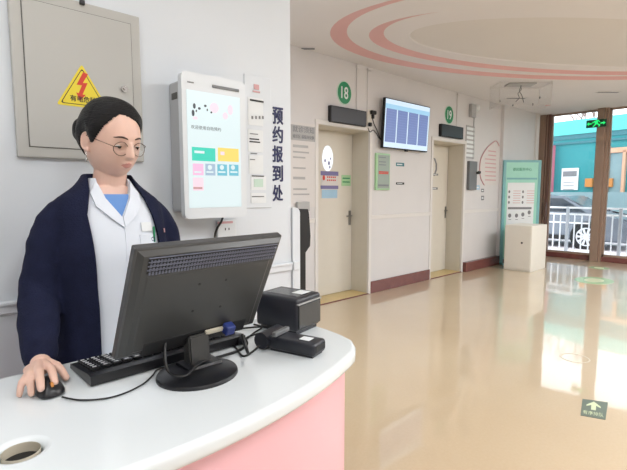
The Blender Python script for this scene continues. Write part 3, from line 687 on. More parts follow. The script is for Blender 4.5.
pp(250,258,133.5,134.5,'ink_grey','print_line'); pp(249.5,259,138.5,139.8,'ink_black','print_line'); pp(249.5,260,141.3,142.6,'ink_black','print_line')
pp(251,257,153,154,'ink_grey','print_line'); pp(250,255,159,160,'ink_grey','print_line'); pp(252,264,175.5,176.6,'ink_black','print_line'); pp(252,264,196,197,'ink_grey','print_line'); pp(254,263,179,187,'sign_ring','stamp')
# wall lettering, top to bottom
t = thing('wall_lettering', 'five navy characters running down the white wall end', 'lettering', (0, W1, 0))
for ch, ya in zip('预约报到处', (115.8,134.6,154.0,173.4,193.0)):
    p = hit(278, ya, 'y', W1-0.003); text('character', ch, 0.09, 'ink_navy', t, face_mtx(p.x, -0.0, p.z), 0.003, width=0.062, height=0.078, bold=0.02)
t = thing('small_wall_lettering', 'two tiny grey characters on the wall beside the navy ones', 'lettering', (0, W1, 0))
for ch, ya in zip('服务台', (148,156,163)):
    p = hit(270, ya, 'y', W1-0.003); text('character', ch, 0.03, 'ink_grey', t, face_mtx(p.x, 0, p.z), 0.002, width=0.018, height=0.024)
t['label'] = 'tiny grey characters on the wall left of the navy lettering'
# socket under kiosk with cable
p = hit(226,229,'y',W1)
t = thing('wall_socket', 'white power socket under the kiosk with a black cable', 'socket', (p.x,W1,p.z))
bm = NB(); box(bm, -0.05, 0.05, -0.010, 0, -0.04, 0.042, bev=0.004); link('plate', bm, 'kiosk_white', t)
bm = NB(); box(bm, -0.012,-0.007,-0.0105,-0.009,-0.005,0.006); box(bm, 0.007,0.012,-0.0105,-0.009,-0.005,0.006); link('slots', bm, 'black_matte', t)
bm = NB(); box(bm, -0.05,0.03,-0.0115,-0.0095,0.026,0.036); link('red_sticker', bm, 'ink_pink', t)
bm = NB(); pts = [hit(223,217,'y',W1-0.06), hit(221,222,'y',W1-0.03), hit(217,229,'y',W1-0.02), hit(214.5,240,'y',W1-0.015)]
pts.append(pts[-1]+Vector((-0.01,0,-0.15))); tube(bm, spline(pts), 0.005, 8)
tag(link('kiosk_cable', bm, 'black_cable', smooth=True), 'black cable hanging from the kiosk bottom past the socket', 'cable')
# panel at wall end (lower, rounded top corner) with black edge
x0_ = 1.488; x1_ = hit(300.3,240,'y',W1-0.012).x; zt_ = hit(297,207.5,'y',W1-0.012).z
t = thing('end_panel', 'white rounded panel with black edge at the end of the near wall', 'panel', (x0_, W1, 0)); w = x1_-x0_
poly = [(0,0),(w,0),(w,zt_-0.03)] + [(w-0.03+0.03*cos(R(a)), zt_-0.03+0.03*sin(R(a))) for a in (15,30,45,60,75,90)] + [(0,zt_)]
bm = NB(); prism(bm, poly, 0.03, XZ(0.02)); box(bm, 0.0, w-0.01, -0.02, -0.008, 0.99, 1.035, bev=0.003); link('panel', bm, 'white_paint', t)
bx = lambda px: hit(px,240,'y',W1+0.03).x-x0_
zz = lambda py: hit(303,py,'y',W1+0.03).z
poly = [(0.0,0.0),(bx(302.5),0.0),(bx(302.5),zz(252)),(bx(307),zz(246)),(bx(307.5),zz(236)),(bx(306),zz(214)),(bx(305),zz(209)),(0.0,zz(208))]
bm = NB(); prism(bm, poly, 0.05, XZ(0.055)); link('black_edge', bm, 'black_matte', t)
# ================================================================ COUNTER
CZ = 0.91
def arc(R_, n=48, x0=-0.42, x1=1.0, cxx=0.39, ybot=0.768):
    cy_ = ybot+R_; return [(x, cy_-math.sqrt(R_*R_-(x-cxx)**2)) for x in [x0+(x1-x0)*i/n for i in range(n+1)]]
def top_poly(inset=0.0):
    front = arc(1.50-inset, x0=-0.55+inset, x1=1.006-inset*0.6, ybot=0.768+inset)
    c = []; X = 1.104-inset
    yb = front[-1][1]; xb = front[-1][0]
    corner = [(xb+(X-xb)*0.45, yb+0.035), (xb+(X-xb)*0.78, yb+0.075), (X-0.006, yb+0.135), (X, yb+0.2)]
    return front + corner + [(X, 1.375), (X-0.02, 1.39), (-0.50+inset, 1.39), (-0.55+inset, 1.36)]
HCn = (0.142, 0.976, 0.0335)
cu = bpy.data.curves.new('top', 'CURVE'); cu.dimensions = '2D'; cu.fill_mode = 'BOTH'; cu.extrude = 0.006; cu.bevel_depth = 0.016; cu.bevel_resolution = 4
for poly in (top_poly(0.016), ellipse(HCn[0], HCn[1], HCn[2]+0.018, HCn[2]+0.018, 40)):
    s = cu.splines.new('POLY'); s.points.add(len(poly)-1)
    for i, (a, b) in enumerate(poly): s.points[i].co = (a, b, 0, 1)
    s.use_cyclic_u = True
tmp = bpy.data.objects.new('tmp', cu); COL.objects.link(tmp); me = grab(tmp); bpy.data.objects.remove(tmp)
t = thing('reception_counter', 'curved reception counter with white top and pink front', 'counter', (0.3, 1.1, 0))
bm = bmesh.new(); bm.from_mesh(me)
for v in bm.verts: v.co += Vector((-0.3, -1.1, CZ-0.022))
ct = link('countertop', bm, 'counter_white', t, smooth='auto')
poly = [(a-0.3, b-1.1) for a, b in top_poly(0.032)]
bm = NB()
aa = [bm.verts.new((a,b,0.0)) for a,b in poly]; bb = [bm.verts.new((a,b,CZ-0.044)) for a,b in poly]
for i in range(len(poly)): j=(i+1)%len(poly); bm.faces.new((aa[i],aa[j],bb[j],bb[i]))
link('body', bm, 'counter_pink', t, smooth='auto')
bm = NB(); n = 32
for (r_,z0_,z1_,mi) in ((HCn[2]-0.001, CZ-0.023, CZ-0.003, 0),):
    ra = [bm.verts.new((HCn[0]-0.3+r_*cos(2*pi*i/n), HCn[1]-1.1+r_*sin(2*pi*i/n), z1_)) for i in range(n)]
    rb = [bm.verts.new((HCn[0]-0.3+r_*cos(2*pi*i/n), HCn[1]-1.1+r_*sin(2*pi*i/n), z0_)) for i in range(n)]
    for i in range(n): bm.faces.new((ra[i],ra[(i+1)%n],rb[(i+1)%n],rb[i]))
link('cable_grommet', bm, 'beige_plastic', t, smooth=True)
bm = NB(); bm.faces.new([bm.verts.new((HCn[0]-0.3+0.05*cos(2*pi*i/32), HCn[1]-1.1+0.05*sin(2*pi*i/32), CZ-0.0232)) for i in range(32)]); link('grommet_shade_disc', bm, 'black_matte', t)  # black disc stands in for the shade down the cable hole
# ---- keyboard
t = thing('keyboard', 'black full size keyboard behind the monitor base', 'keyboard', (0.325, 1.172, CZ), R(1.5))
KW, KD = 0.47, 0.165
bm = NB(); prism(bm, [(0,0.004),(0,0.028),(KD*0.12,0.030),(KD,0.016),(KD,0.004)], KW, lambda u,v,w: Vector((w, u, v))); link('base', bm, 'plastic_black', t)
for i,x_ in enumerate((0.04, KW-0.06)):
    bm = NB(); box(bm, x_, x_+0.02, 0.02, 0.03, 0, 0.005); link('foot', bm, 'black_matte', t)
rows = 6; kb = None
for r_ in range(rows):
    ncol = 16
    for c_ in range(ncol):
        cx_ = 0.012+ (KW-0.024)*(c_+0.5)/ncol; cy_ = 0.036+(KD-0.05)*(r_+0.5)/rows; z_ = 0.030-(cy_-0.02)*0.0965
        if kb is None:
            bm = NB(); box(bm, -0.0115, 0.0115, -0.008, 0.008, 0, 0.008, bev=0.002); box(bm, -0.006, 0.004, -0.003, 0.004, 0.008, 0.0083, mi=1)
            kb = link('key', bm, None, t, mats=['key_black','key_mark']); o = kb
        else: o = kb.copy(); COL.objects.link(o); o.parent = t
        o.location = (cx_, cy_, z_)
# ---- monitor
t = thing('monitor', 'dark grey flat monitor seen from behind on the counter', 'monitor', (0.562, 1.066, CZ))
tilt = R(25.9); MW, MH = 0.215, 0.160
mc = Vector((0.584-0.562, 1.058-1.066, 1.130-CZ))
MM = Matrix.Translation(mc) @ Matrix.Rotation(R(3.3), 4, 'Z') @ Matrix.Rotation(tilt, 4, 'X')   # -y = back side
def mb(bm, *a, **k): return box(bm, *a, mtx=MM, **k)
bm = NB()
# back shell: bevelled slab whose back steps in
mb(bm, -MW, MW, 0.0, 0.022, -MH, MH, bev=0.004)
link('bezel', bm, 'monitor_edge', t)
def slab(x0,x1,z0,z1,y0,i,y1):   # tapered pyramid frustum
    A_ = [(x0,y0,z0),(x1,y0,z0),(x1,y0,z1),(x0,y0,z1)]; B_ = [(x0+i,y1,z0+i),(x1-i,y1,z0+i),(x1-i,y1,z1-i*0.8),(x0+i,y1,z1-i*0.8)]
    a = [bm.verts.new(MM@Vector(q)) for q in A_]; b = [bm.verts.new(MM@Vector(q)) for q in B_]
    bm.faces.new(b); bm.faces.new(a)
    for i_ in range(4): bm.faces.new((a[i_],a[(i_+1)%4],b[(i_+1)%4],b[i_]))
bm = NB(); slab(-MW+0.004, MW-0.004, -MH+0.004, MH-0.004, 0.002, 0.014, -0.012); link('back_shell', bm, 'monitor_grey', t)
bm = NB(); slab(-MW+0.03, MW-0.03, -MH+0.02, MH-0.068, -0.011, 0.006, -0.014); link('back_panel', bm, 'monitor_grey', t)
bm = NB(); mb(bm, -MW+0.03, MW-0.022, -0.0125, -0.011, MH-0.062, MH-0.018); vg = link('vent_field', bm, 'black_matte', t)
bm = NB()
for r_ in range(4):
    for i in range(46):
        x_ = -MW+0.035+i*0.00815; z_ = MH-0.0255-r_*0.0108
        mb(bm, x_, x_+0.0042, -0.0150, -0.0122, z_-0.0075, z_)
    mb(bm, -MW+0.03, MW-0.022, -0.0150, -0.0122, MH-0.0205-r_*0.0108, MH-0.0185-r_*0.0108)
link('vent_grille', bm, 'vent_blue_grey', t)
for a_, b_ in ((-0.035,0.045),(0.045,0.045),(-0.035,-0.04),(0.052,-0.045)):
    bm = NB(); cyl(bm, (a_, -0.0150, b_), 0.0035, 0.002, 'y', 10)
    for v in bm.verts: v.co = MM @ v.co
    link('screw_hole', bm, 'black_matte', t)
bm = NB(); mb(bm, -MW+0.06, MW-0.05, -0.0150, -0.006, -MH+0.002, -MH+0.045, bev=0.003); link('connector_recess', bm, 'black_matte', t)
bm = NB(); mb(bm, 0.02, 0.075, -0.026, -0.018, -MH+0.032, -MH+0.043); link('connector_label', bm, 'beige_plastic', t)
bm = NB(); mb(bm, -MW+0.012, MW-0.012, 0.0215, 0.0225, -MH+0.018, MH-0.012); link('screen', bm, 'screen_grey', t)
bm = NB(); mb(bm, 0.075, 0.105, -0.045, -0.018, -MH+0.025, -MH+0.055, bev=0.004); link('blue_plug', bm, mat('plug_blue', srgb(40,56,120), rough=0.4), t)
# stand
bm = NB(); prism(bm, ellipse(0,0,0.108,0.100,48), 0.006, XY(0.0)); 
rv_ = [[bm.verts.new((a,b,z)) for a,b in ellipse(0,0,r_,r_*0.93,48)] for r_,z in ((0.108,0.006),(0.106,0.010),(0.095,0.014),(0.05,0.018))]
for q_ in range(3):
    for i in range(48): j=(i+1)%48; bm.faces.new((rv_[q_][i],rv_[q_][j],rv_[q_+1][j],rv_[q_+1][i]))
bm.faces.new(rv_[-1]); link('stand_base', bm, 'plastic_black', t, smooth='auto')
bm = NB(); prism(bm, [(0.014,0.014),(0.022,0.100),(0.060,0.100),(0.055,0.014)], 0.060, lambda u,v,w: Vector((w-0.012, u, v))); bmesh.ops.bevel(bm, geom=list(bm.edges), offset=0.004, segments=2, affect='EDGES'); link('stand_neck', bm, 'monitor_grey', t)
bm = NB(); prism(bm, [(-0.010,0.014),(-0.004,0.024),(0.064,0.024),(0.068,0.014)], 0.1, lambda u,v,w: Vector((w-0.03, u, v))); link('stand_collar', bm, 'plastic_black', t)
# ---- receipt printer
t = thing('receipt_printer', 'black boxy receipt printer at the right end of the counter', 'printer', (0.962, 1.125, CZ), R(13))
bm = NB(); box(bm, 0, 0.148, 0, 0.185, 0.012, 0.128, bev=0.012, seg=3); box(bm, 0.012, 0.136, 0.012, 0.17, 0.0, 0.02); link('body', bm, 'printer_black', t, smooth='auto')
bm = NB(); box(bm, 0.008, 0.142, -0.003, 0.02, 0.020, 0.105, bev=0.004); link('front_panel', bm, 'printer_front', t)
bm = NB(); box(bm, 0.004, 0.144, -0.004, 0.012, 0.106, 0.110); link('paper_slot', bm, 'plate_grey', t)
bm = NB(); box(bm, 0.07, 0.125, 0.03, 0.075, 0.1275, 0.1290); link('label_sticker', bm, 'paper', t)
bm = NB(); box(bm, 0.035, 0.12, 0.02, 0.165, 0.1265, 0.1284, bev=0.001); link('lid', bm, 'printer_front', t)
bm = NB(); box(bm, 0.135, 0.15, 0.02, 0.045, 0.02, 0.05, bev=0.002); link('switch', bm, 'black_matte', t)
# ---- card reader
t = thing('card_reader', 'small black card reader lying in front of the receipt printer', 'card reader', (0.826, 1.098, CZ), R(-72))
bm = NB(); box(bm, 0.0, 0.170, -0.018, 0.058, 0.006, 0.045, bev=0.010, seg=3); box(bm, 0.01, 0.16, -0.01, 0.05, 0, 0.01); link('body', bm, 'printer_black', t, smooth='auto')
bm = NB(); cyl(bm, (-0.012, -0.028, 0.030), 0.026, 0.10, 'y', 24); link('hinge_barrel', bm, 'printer_black', t, smooth='auto')
bm = NB(); box(bm, 0.022, 0.037, -0.018, 0.06, 0.045, 0.060, bev=0.003); link('raised_rib', bm, 'box_dark', t)
bm = NB(); box(bm, 0.105, 0.14, 0.005, 0.035, 0.0445, 0.0462); link('white_button', bm, 'paper', t)
bm = NB(); box(bm, 0.155, 0.1715, -0.008, 0.048, 0.018, 0.036); link('card_slot', bm, 'black_matte', t)
# ---- cables on the counter
def cable(name, pts, r, label, m='black_cable'):
    bm = NB(); tube(bm, spline(pts, 8), r, 8); return tag(link(name, bm, m, smooth=True), label, 'cable')
H = lambda a, b, z=CZ+0.004: hit(a, b, 'z', z)
cable('mouse_cable', [H(62,397,CZ+0.006), H(80,400), H(105,398.5), H(125,393), H(143,384), H(153,375), H(157,370), Vector((0.53,1.165,CZ+0.004))], 0.0022, 'thin black mouse cable lying across the white counter')
mp_ = Vector((0.589+0.09, 1.058-0.03, 1.130-0.125))
cable('video_cable', [mp_, mp_+Vector((0.005,-0.02,-0.05)), H(241,335,CZ+0.03), H(247,343), H(240,350), H(222,356,CZ+0.008), H(200,363,CZ+0.03), Vector((0.50,1.02,CZ+0.028)), Vector((0.475,1.06,CZ+0.04)), Vector((0.49,1.10,CZ+0.10)), Vector((0.52,1.10,CZ+0.15))], 0.0042, 'thick cable looping from the monitor round its neck')
cable('printer_cable', [H(262,333,CZ+0.03), H(250,336), H(236,343), H(226,337), H(232,330), H(245,328), Vector((0.95,1.22,CZ+0.02))], 0.0032, 'black cable curling between the monitor and the printer')
cable('reader_cable', [H(262,343,CZ+0.02), H(252,352), H(243,356), H(236,348), H(228,338), H(222,332)], 0.0032, 'black cable loop beside the card reader')
cable('power_cable', [H(216,330,CZ+0.01), H(232,334), H(244,339), H(255,332), H(262,327), Vector((0.93,1.33,CZ+0.004))], 0.003, 'dark power cable behind the monitor foot')
bm = NB(); ell(bm, H(240,341,CZ+0.014), (0.011,0.026,0.011), 14); tag(link('cable_clip', bm, 'plastic_black', smooth=True), 'dark lump gathering the cables right of the monitor neck', 'clip')
# ---- mouse
t = thing('computer_mouse', 'black computer mouse under the hand of the woman', 'mouse', (0.242, 1.222, CZ), R(2))
bm = NB(); vs = ell(bm, (0,0,0), (1,1,1), 32)
for v in vs:
    x_,y_,z_ = v.co; q_ = (abs(x_)**2.8+abs(y_)**2.8)**(1/2.8); l_ = math.hypot(x_,y_); k_ = l_/q_ if q_ > 1e-6 else 1
    v.co = Vector((x_*k_*0.033, y_*k_*0.054, z_*0.031))
    if v.co.z < 0: v.co.z *= 0.12
    v.co.z += 0.0045
    v.co.x *= 1-0.12*(1-abs(v.co.y)/0.052)
link('shell', bm, 'plastic_black', t, smooth=True)
bm = NB(); cyl(bm, (-0.003, -0.033, 0.0265), 0.008, 0.006, 'x', 14); link('scroll_wheel', bm, 'orange_pad', t)
# ================================================================ WOMAN
person = thing('person', 'woman in white coat and navy cardigan standing at the counter', 'person', (0.505, 1.52, 0))
PO = Vector((0.505, 1.52, 0))
HM = Matrix.Translation((0.507, 1.487, 1.561)) @ Matrix.Rotation(R(18), 4, 'Z') @ Matrix.Rotation(R(13), 4, 'X') @ Matrix.Rotation(R(-2), 4, 'Y')
def gs(v, s): return math.exp(-(v/s)**2)
def head_pt(d, grow=0.0, feat=True):
    x, y, z = d; p = 2.25; r = 1.0/((abs(x)**p+abs(y)**p+abs(z)**p)**(1/p)); x*=r; y*=r; z*=r
    X = x*0.0745; Y = y*0.094; Z = z*0.116
    if z < 0:
        t_ = -z; X *= 1-0.16*t_**1.3
        if y > 0: Y *= 1-0.30*t_
        else: Y *= 1+0.10*t_*t_
    if y > 0: X *= 1.02
    fr_ = max(0.0, min(1.0, (-y-0.15)/0.35))
    if feat and fr_ > 0:
        o = 0
        zb, zt = 0.002, -0.038
        if Z < 0.008:
            t_ = min(1, max(0, (0.008-Z)/(0.046)))
            prof = 0.003+0.018*t_ if Z > zt else 0.021*max(0, 1-((zt-Z)/0.010)**1.3) if Z > zt-0.010 else 0
            o += prof*gs(X, 0.0075+0.0055*t_)
        o -= 0.0075*gs(abs(X)-0.031, 0.017)*gs(Z+0.006, 0.013)
        o += 0.0022*gs(abs(X)-0.030, 0.02)*gs(Z-0.019, 0.008)
        o += 0.0035*gs(abs(X)-0.040, 0.016)*gs(Z+0.030, 0.018)
        o += 0.0050*gs(X, 0.018)*gs(Z+0.0595, 0.0050)+0.0055*gs(X, 0.015)*gs(Z+0.0705, 0.0055)-0.0025*gs(X,0.02)*gs(Z+0.0648,0.0018)
        o += 0.0045*gs(X, 0.018)*gs(Z+0.098, 0.012)
        o -= 0.0015*gs(abs(X)-0.024,0.006)*gs(Z+0.065,0.006)
        Y -= o*fr_
    n_ = Vector((X/0.0745**2, Y/0.094**2, Z/0.116**2)).normalized()
    return Vector((X, Y, Z)) + n_*grow
bodybm = NB()
g = bmesh.ops.create_uvsphere(bodybm, u_segments=120, v_segments=90, radius=1)
for v in g['verts']: v.co = HM @ head_pt(v.co.normalized())
# ears
for s in (-1, 1):
    ec = Vector((s*0.0765, 0.010, -0.010))
    rr = Matrix.Rotation(R(s*-22), 3, 'Z')
    vs = ell(bodybm, (0,0,0), (0.006,0.014,0.026), 20)
    for v in vs: v.co = HM @ (ec + rr @ v.co)
    pts = [HM @ (ec + rr @ Vector((s*0.005, 0.0135*cos(a), 0.0255*sin(a)))) for a in [R(q) for q in range(-80, 200, 20)]]
    capsule(bodybm, pts, 0.0032, 8)
    ell(bodybm, HM @ (ec+Vector((0,-0.006,-0.026))), (0.005,0.007,0.008), 12)
# eyelids (skin bulges)
for s in (-1, 1):
    ell(bodybm, HM @ Vector((s*0.031, -0.0700, -0.0025)), (0.0150,0.0125,0.0105), 20)
# neck, torso, limbs
neck = [(0.505,1.535,1.30),(0.505,1.530,1.37),(0.507,1.522,1.42),(0.510,1.512,1.47),(0.511,1.508,1.53)]
capsule(bodybm, spline(neck,4), spl_r([0.075,0.062,0.050,0.049,0.052],4), 28)
def loft(bm, secs, n=48, p=2.3, k=4):
    # secs: (z, cx, cy, hw, hd)
    S_ = []
    for i in range(len(secs)-1):
        a = secs[max(i-1,0)]; b = secs[i]; c = secs[i+1]; d = secs[min(i+2,len(secs)-1)]
        for j in range(k):
            t_ = j/k; S_.append(tuple(0.5*((2*b[q])+(c[q]-a[q])*t_+(2*a[q]-5*b[q]+4*c[q]-d[q])*t_*t_+(3*b[q]-a[q]-3*c[q]+d[q])*t_**3) for q in range(5)))
    S_.append(secs[-1]); rings_ = []
    for z, cx_, cy_, hw, hd in S_:
        rg = []
        for j in range(n):
            a = 2*pi*j/n; ca, sa = cos(a), sin(a); r = 1/((abs(ca)**p+abs(sa)**p)**(1/p))
            rg.append(bm.verts.new((cx_+hw*ca*r, cy_+hd*sa*r, z)))
        rings_.append(rg)
    for i in range(len(rings_)-1):
        for j in range(n): bm.faces.new((rings_[i][j], rings_[i][(j+1)%n], rings_[i+1][(j+1)%n], rings_[i+1][j]))
    bm.faces.new(rings_[0][::-1]); bm.faces.new(rings_[-1]); return rings_
cxb, cyb = 0.505, 1.525
TOR = [(0.86,cxb,cyb,0.165,0.105),(0.98,cxb,cyb,0.145,0.095),(1.10,cxb,cyb,0.140,0.094),(1.20,cxb,cyb,0.150,0.104),(1.28,cxb,cyb,0.150,0.098),(1.34,cxb,cyb,0.145,0.080),(1.385,cxb,cyb+0.003,0.11,0.062),(1.415,cxb,cyb+0.003,0.07,0.055)]
loft(bodybm, TOR)
# arms : her right (image left) on the mouse, her left to the keyboard
armR = [(0.360,1.530,1.330),(0.335,1.530,1.27),(0.308,1.525,1.16),(0.290,1.505,1.085),(0.270,1.43,1.02),(0.252,1.345,0.962),(0.247,1.315,0.955)]
armL = [(0.650,1.530,1.330),(0.680,1.530,1.27),(0.700,1.525,1.16),(0.706,1.500,1.085),(0.700,1.43,1.02),(0.675,1.37,0.975),(0.665,1.35,0.967)]
rad = [0.036,0.042,0.041,0.039,0.035,0.026,0.025]
for A_ in (armR, armL): capsule(bodybm, spline(A_,4), spl_r(rad,4), 20)
# legs
for s in (-1, 1):
    capsule(bodybm, [(cxb+s*0.085,cyb,0.90),(cxb+s*0.09,cyb-0.005,0.70),(cxb+s*0.09,cyb-0.01,0.48),(cxb+s*0.09,cyb+0.005,0.30),(cxb+s*0.09,cyb+0.01,0.09)], [0.090,0.080,0.055,0.052,0.036], 20)
# hands
def hand(bm, w0, knuck, tips, thumb, rf=(0.0094,0.0097,0.0091,0.0081)):
    w0 = Vector(w0)
    for kp, tp, r in zip(knuck, tips, rf):
        kp = Vector(kp); tp = Vector(tp)
        capsule(bm, [w0*0.75+kp*0.25, w0*0.35+kp*0.65+Vector((0,0,0.001)), kp], [0.014,0.0125,0.0105], 12)
        m1 = kp*0.62+tp*0.38+Vector((0,0,0.010)); m2 = kp*0.25+tp*0.75+Vector((0,0,0.007))
        capsule(bm, [kp, m1, m2, tp], [0.0112, r+0.0006, r, r*0.88], 12)
    ell(bm, sum((Vector(k_) for k_ in knuck), Vector())/len(knuck)*0.5+w0*0.5+Vector((0,0,-0.004)), (0.033,0.036,0.015), 20)
    th = [Vector(q) for q in thumb]; capsule(bm, th, [0.014,0.0115,0.0098,0.0088][:len(th)], 12)
Hh = lambda a,b,z: hit(a,b,'z',z)
hand(bodybm, (0.247,1.322,0.956),
     [Hh(49,367,0.962), Hh(38.5,369,0.964), Hh(30,374.5,0.958), Hh(24,381,0.948)],
     [Hh(55,382.5,0.940), Hh(41,388.5,0.938), Hh(31.5,393.5,0.922), Hh(19.5,394.5,0.919)],
     [(0.262,1.318,0.950), Hh(57,366,0.948), Hh(62,371,0.936), Hh(66,377.5,0.923)])
hand(bodybm, (0.662,1.352,0.966),
     [(0.625,1.290,0.968),(0.643,1.280,0.970),(0.661,1.282,0.968),(0.678,1.292,0.962)],
     [(0.615,1.235,0.952),(0.636,1.222,0.953),(0.657,1.225,0.953),(0.678,1.240,0.952)],
     [(0.645,1.345,0.960),(0.615,1.325,0.958),(0.598,1.300,0.954),(0.590,1.280,0.952)])
def remesh(bm, vox, smooth=2, name='tmp'):
    me = bpy.data.meshes.new(name); bm.to_mesh(me); bm.free(); o = bpy.data.objects.new('tmp', me); COL.objects.link(o)
    md = o.modifiers.new('r', 'REMESH'); md.mode = 'VOXEL'; md.voxel_size = vox
    if smooth: sm = o.modifiers.new('s', 'SMOOTH'); sm.iterations = smooth; sm.factor = 0.5
    m2 = grab(o); bpy.data.objects.remove(o); return m2
me = remesh(bodybm, 0.0024, 3)
bm = bmesh.new(); bm.from_mesh(me); HI = HM.inverted()
for f in bm.faces:
    c_ = HI @ f.calc_center_median()
    if c_.y < -0.06 and abs(c_.x) < 0.019 and -0.0755 < c_.z < -0.0555:
        k_ = abs(c_.x)/0.019
        if c_.z > -0.0648: ins = c_.z < -0.0560-0.008*k_**1.5
        else: ins = c_.z > -0.0750+0.009*k_**1.6
        if ins: f.material_index = 1
for v in bm.verts: v.co -= PO
body = link('body', bm, None, person, smooth=True, mats=['skin','lip'])
# eyes, lashes, brows
for s in (-1, 1):
    bm = NB(); c_ = HM @ Vector((s*0.031, -0.0712, -0.0083)) - PO; ell(bm, c_, (0.0125,0.0122,0.0085), 18); link('eye', bm, 'eye_white', person, smooth=True)
    bm = NB(); c_ = HM @ Vector((s*0.031+0.001, -0.0808, -0.0108)) - PO; ell(bm, c_, (0.0062,0.0035,0.0060), 14); link('iris', bm, 'iris', person, smooth=True)
    bm = NB(); pts = []
    for i in range(9):
        u = -1+2*i/8; pts.append(HM @ Vector((s*0.031+u*0.0145, -0.0842+0.0075*u*u, -0.0086-0.0028*u*u+ (0.0012 if u*s>0 else 0)*abs(u))) - PO)
    tube(bm, spline(pts,3), [0.0008+0.0015*sin(pi*i/24) for i in range(25)], 8); link('eyelashes', bm, 'iris', person, smooth=True)
    bm = NB(); pts = []
    for i in range(9):
        u = i/8; X = s*(0.013+0.036*u); Z = 0.0160+0.0055*sin(pi*min(1,u*1.1)*0.8)-0.002*u; 
        d = None; best = None
        # find the surface y for that x,z
        lo = -0.11
        th_ = math.asin(max(-1,min(1,Z/0.116)))
        for q in range(60):
            ph = -pi/2 + (X/abs(X))*q/60*1.2
            dd = Vector((cos(ph)*cos(th_), sin(ph)*cos(th_), sin(th_))); pt = head_pt(dd)
            if best is None or abs(pt.x-X)+abs(pt.z-Z) < best[0]: best = (abs(pt.x-X)+abs(pt.z-Z), pt)
        pts.append(HM @ Vector((X, best[1].y-0.0003, Z)) - PO)
    tube(bm, spline(pts,3), [0.0008+0.0019*sin(pi*(0.12+0.88*i/24))**0.7 for i in range(25)], 8); link('eyebrow', bm, 'brow', person, smooth=True)
# hair shell
hb = NB(); g = bmesh.ops.create_uvsphere(hb, u_segments=140, v_segments=110, radius=1)
kill = []
for v in hb.verts:
    d = v.co.normalized(); pt = head_pt(d, feat=False); az = math.atan2(d.x, -d.y)   # 0 = front
    a = abs(az)
    # hairline height as function of azimuth
    KN = ((0,0.080),(22,0.076),(42,0.063),(58,0.044),(68,0.020),(76,-0.004),(84,-0.010),(90,0.004),(98,0.018),(108,0.014),(120,-0.012),(145,-0.058),(181,-0.066))
    for (a0,h0),(a1,h1) in zip(KN,KN[1:]):
        if a0 <= math.degrees(a) <= a1: u_ = (math.degrees(a)-a0)/(a1-a0); hl = h0+(h1-h0)*u_
    ad = math.degrees(az); hl += 0.013*gs(ad+28, 24) - 0.014*gs(ad-50, 24)
    e_ = (pt.z-hl)
    v.co = head_pt(d, feat=False, grow=0.004+0.0095*max(0, min(1, e_/0.030))+0.0010*noise.noise(Vector((pt.x*30,pt.y*8,pt.z*60)))+0.004*max(0,d.y)) if e_ > -0.0035 else head_pt(d, feat=False, grow=-0.012)
    if e_ < -0.0035: kill.append(v)
bmesh.ops.delete(hb, geom=kill, context='VERTS')
for v in hb.verts: v.co = HM @ v.co - PO
bd = [e for e in hb.edges if e.is_boundary]
r = bmesh.ops.extrude_edge_only(hb, edges=bd)
hc = HM @ Vector((0,0,0)) - PO
for g_ in r['geom']:
    if isinstance(g_, bmesh.types.BMVert): g_.co = g_.co + (hc-g_.co).normalized()*0.010
hair = link('hair', hb, 'hair', person, smooth=True)
bm = NB(); vs = ell(bm, (0,0,0), (0.046,0.036,0.042), 32)
for v in vs:
    a = math.atan2(v.co.z, v.co.x); v.co *= 1+0.05*sin(a*3+v.co.y*90)
    v.co = HM @ (v.co + Vector((-0.010,0.111,0.008))) - PO
link('hair_bun', bm, 'hair', person, smooth=True)
# earring
bm = NB(); ep = HM @ Vector((-0.080,0.004,-0.040)) - PO; tube(bm, [ep, ep+Vector((0,0,-0.022))], 0.0012, 6); ell(bm, ep+Vector((0,0,-0.026)), (0.003,0.003,0.006), 10); link('earring', bm, 'chrome', person, smooth=True)
# glasses
gl = NB(); ln = NB()
for s in (-1, 1):
    cc = Vector((s*0.0325, -0.0940, -0.0140)); pts = []
    for i in range(33):
        a = 2*pi*i/32; pts.append(HM @ (cc+Vector((0.0235*cos(a), 0.006*(cos(a)*s)**2*(1 if cos(a)*s>0 else 0.2), 0.0205*sin(a)))) - PO)
    tube(gl, pts, 0.0010, 8)
    ln.faces.new([ln.verts.new(p_) for p_ in pts[:-1]])
    tube(gl, [HM @ Vector(q) - PO for q in ((s*0.056,-0.088,-0.008),(s*0.068,-0.078,-0.004),(s*0.0765,-0.03,0.002),(s*0.0800,0.008,0.006))], 0.0010, 8)
    tube(gl, [HM @ Vector(q) - PO for q in ((s*0.010,-0.0935,-0.012),(s*0.009,-0.090,-0.020))], 0.0008, 6)
tube(gl, [HM @ Vector(q) - PO for q in ((-0.0095,-0.0945,-0.008),(-0.004,-0.098,-0.005),(0.004,-0.098,-0.005),(0.0095,-0.0945,-0.008))], 0.0010, 8)
gf = link('glasses', gl, 'glasses_metal', person, smooth=True)
link('lens', ln, 'lens', gf)
# ---- clothes
COAT = [(0.50,cxb,cyb,0.215,0.124),(0.70,cxb,cyb,0.195,0.122),(0.86,cxb,cyb,0.180,0.116),(0.98,cxb,cyb,0.160,0.110),(1.10,cxb,cyb,0.155,0.110),(1.20,cxb,cyb,0.163,0.120),(1.27,cxb,cyb,0.162,0.112),(1.33,cxb,cyb,0.155,0.094),(1.375,cxb,cyb+0.003,0.130,0.078),(1.41,cxb,cyb+0.006,0.086,0.068),(1.440,cxb,cyb+0.010,0.064,0.060)]
def interp(secs, z):
    for a, b in zip(secs, secs[1:]):
        if z <= b[0]:
            t_ = max(0, (z-a[0])/(b[0]-a[0])); return [a[q]+(b[q]-a[q])*t_ for q in range(5)]
    return list(secs[-1])
def front_y(secs, x, z, p=2.3):
    _, cx_, cy_, hw, hd = interp(secs, z); u = min(0.98, abs(x-cx_)/hw); return cy_-hd*(1-u**p)**(1/p)
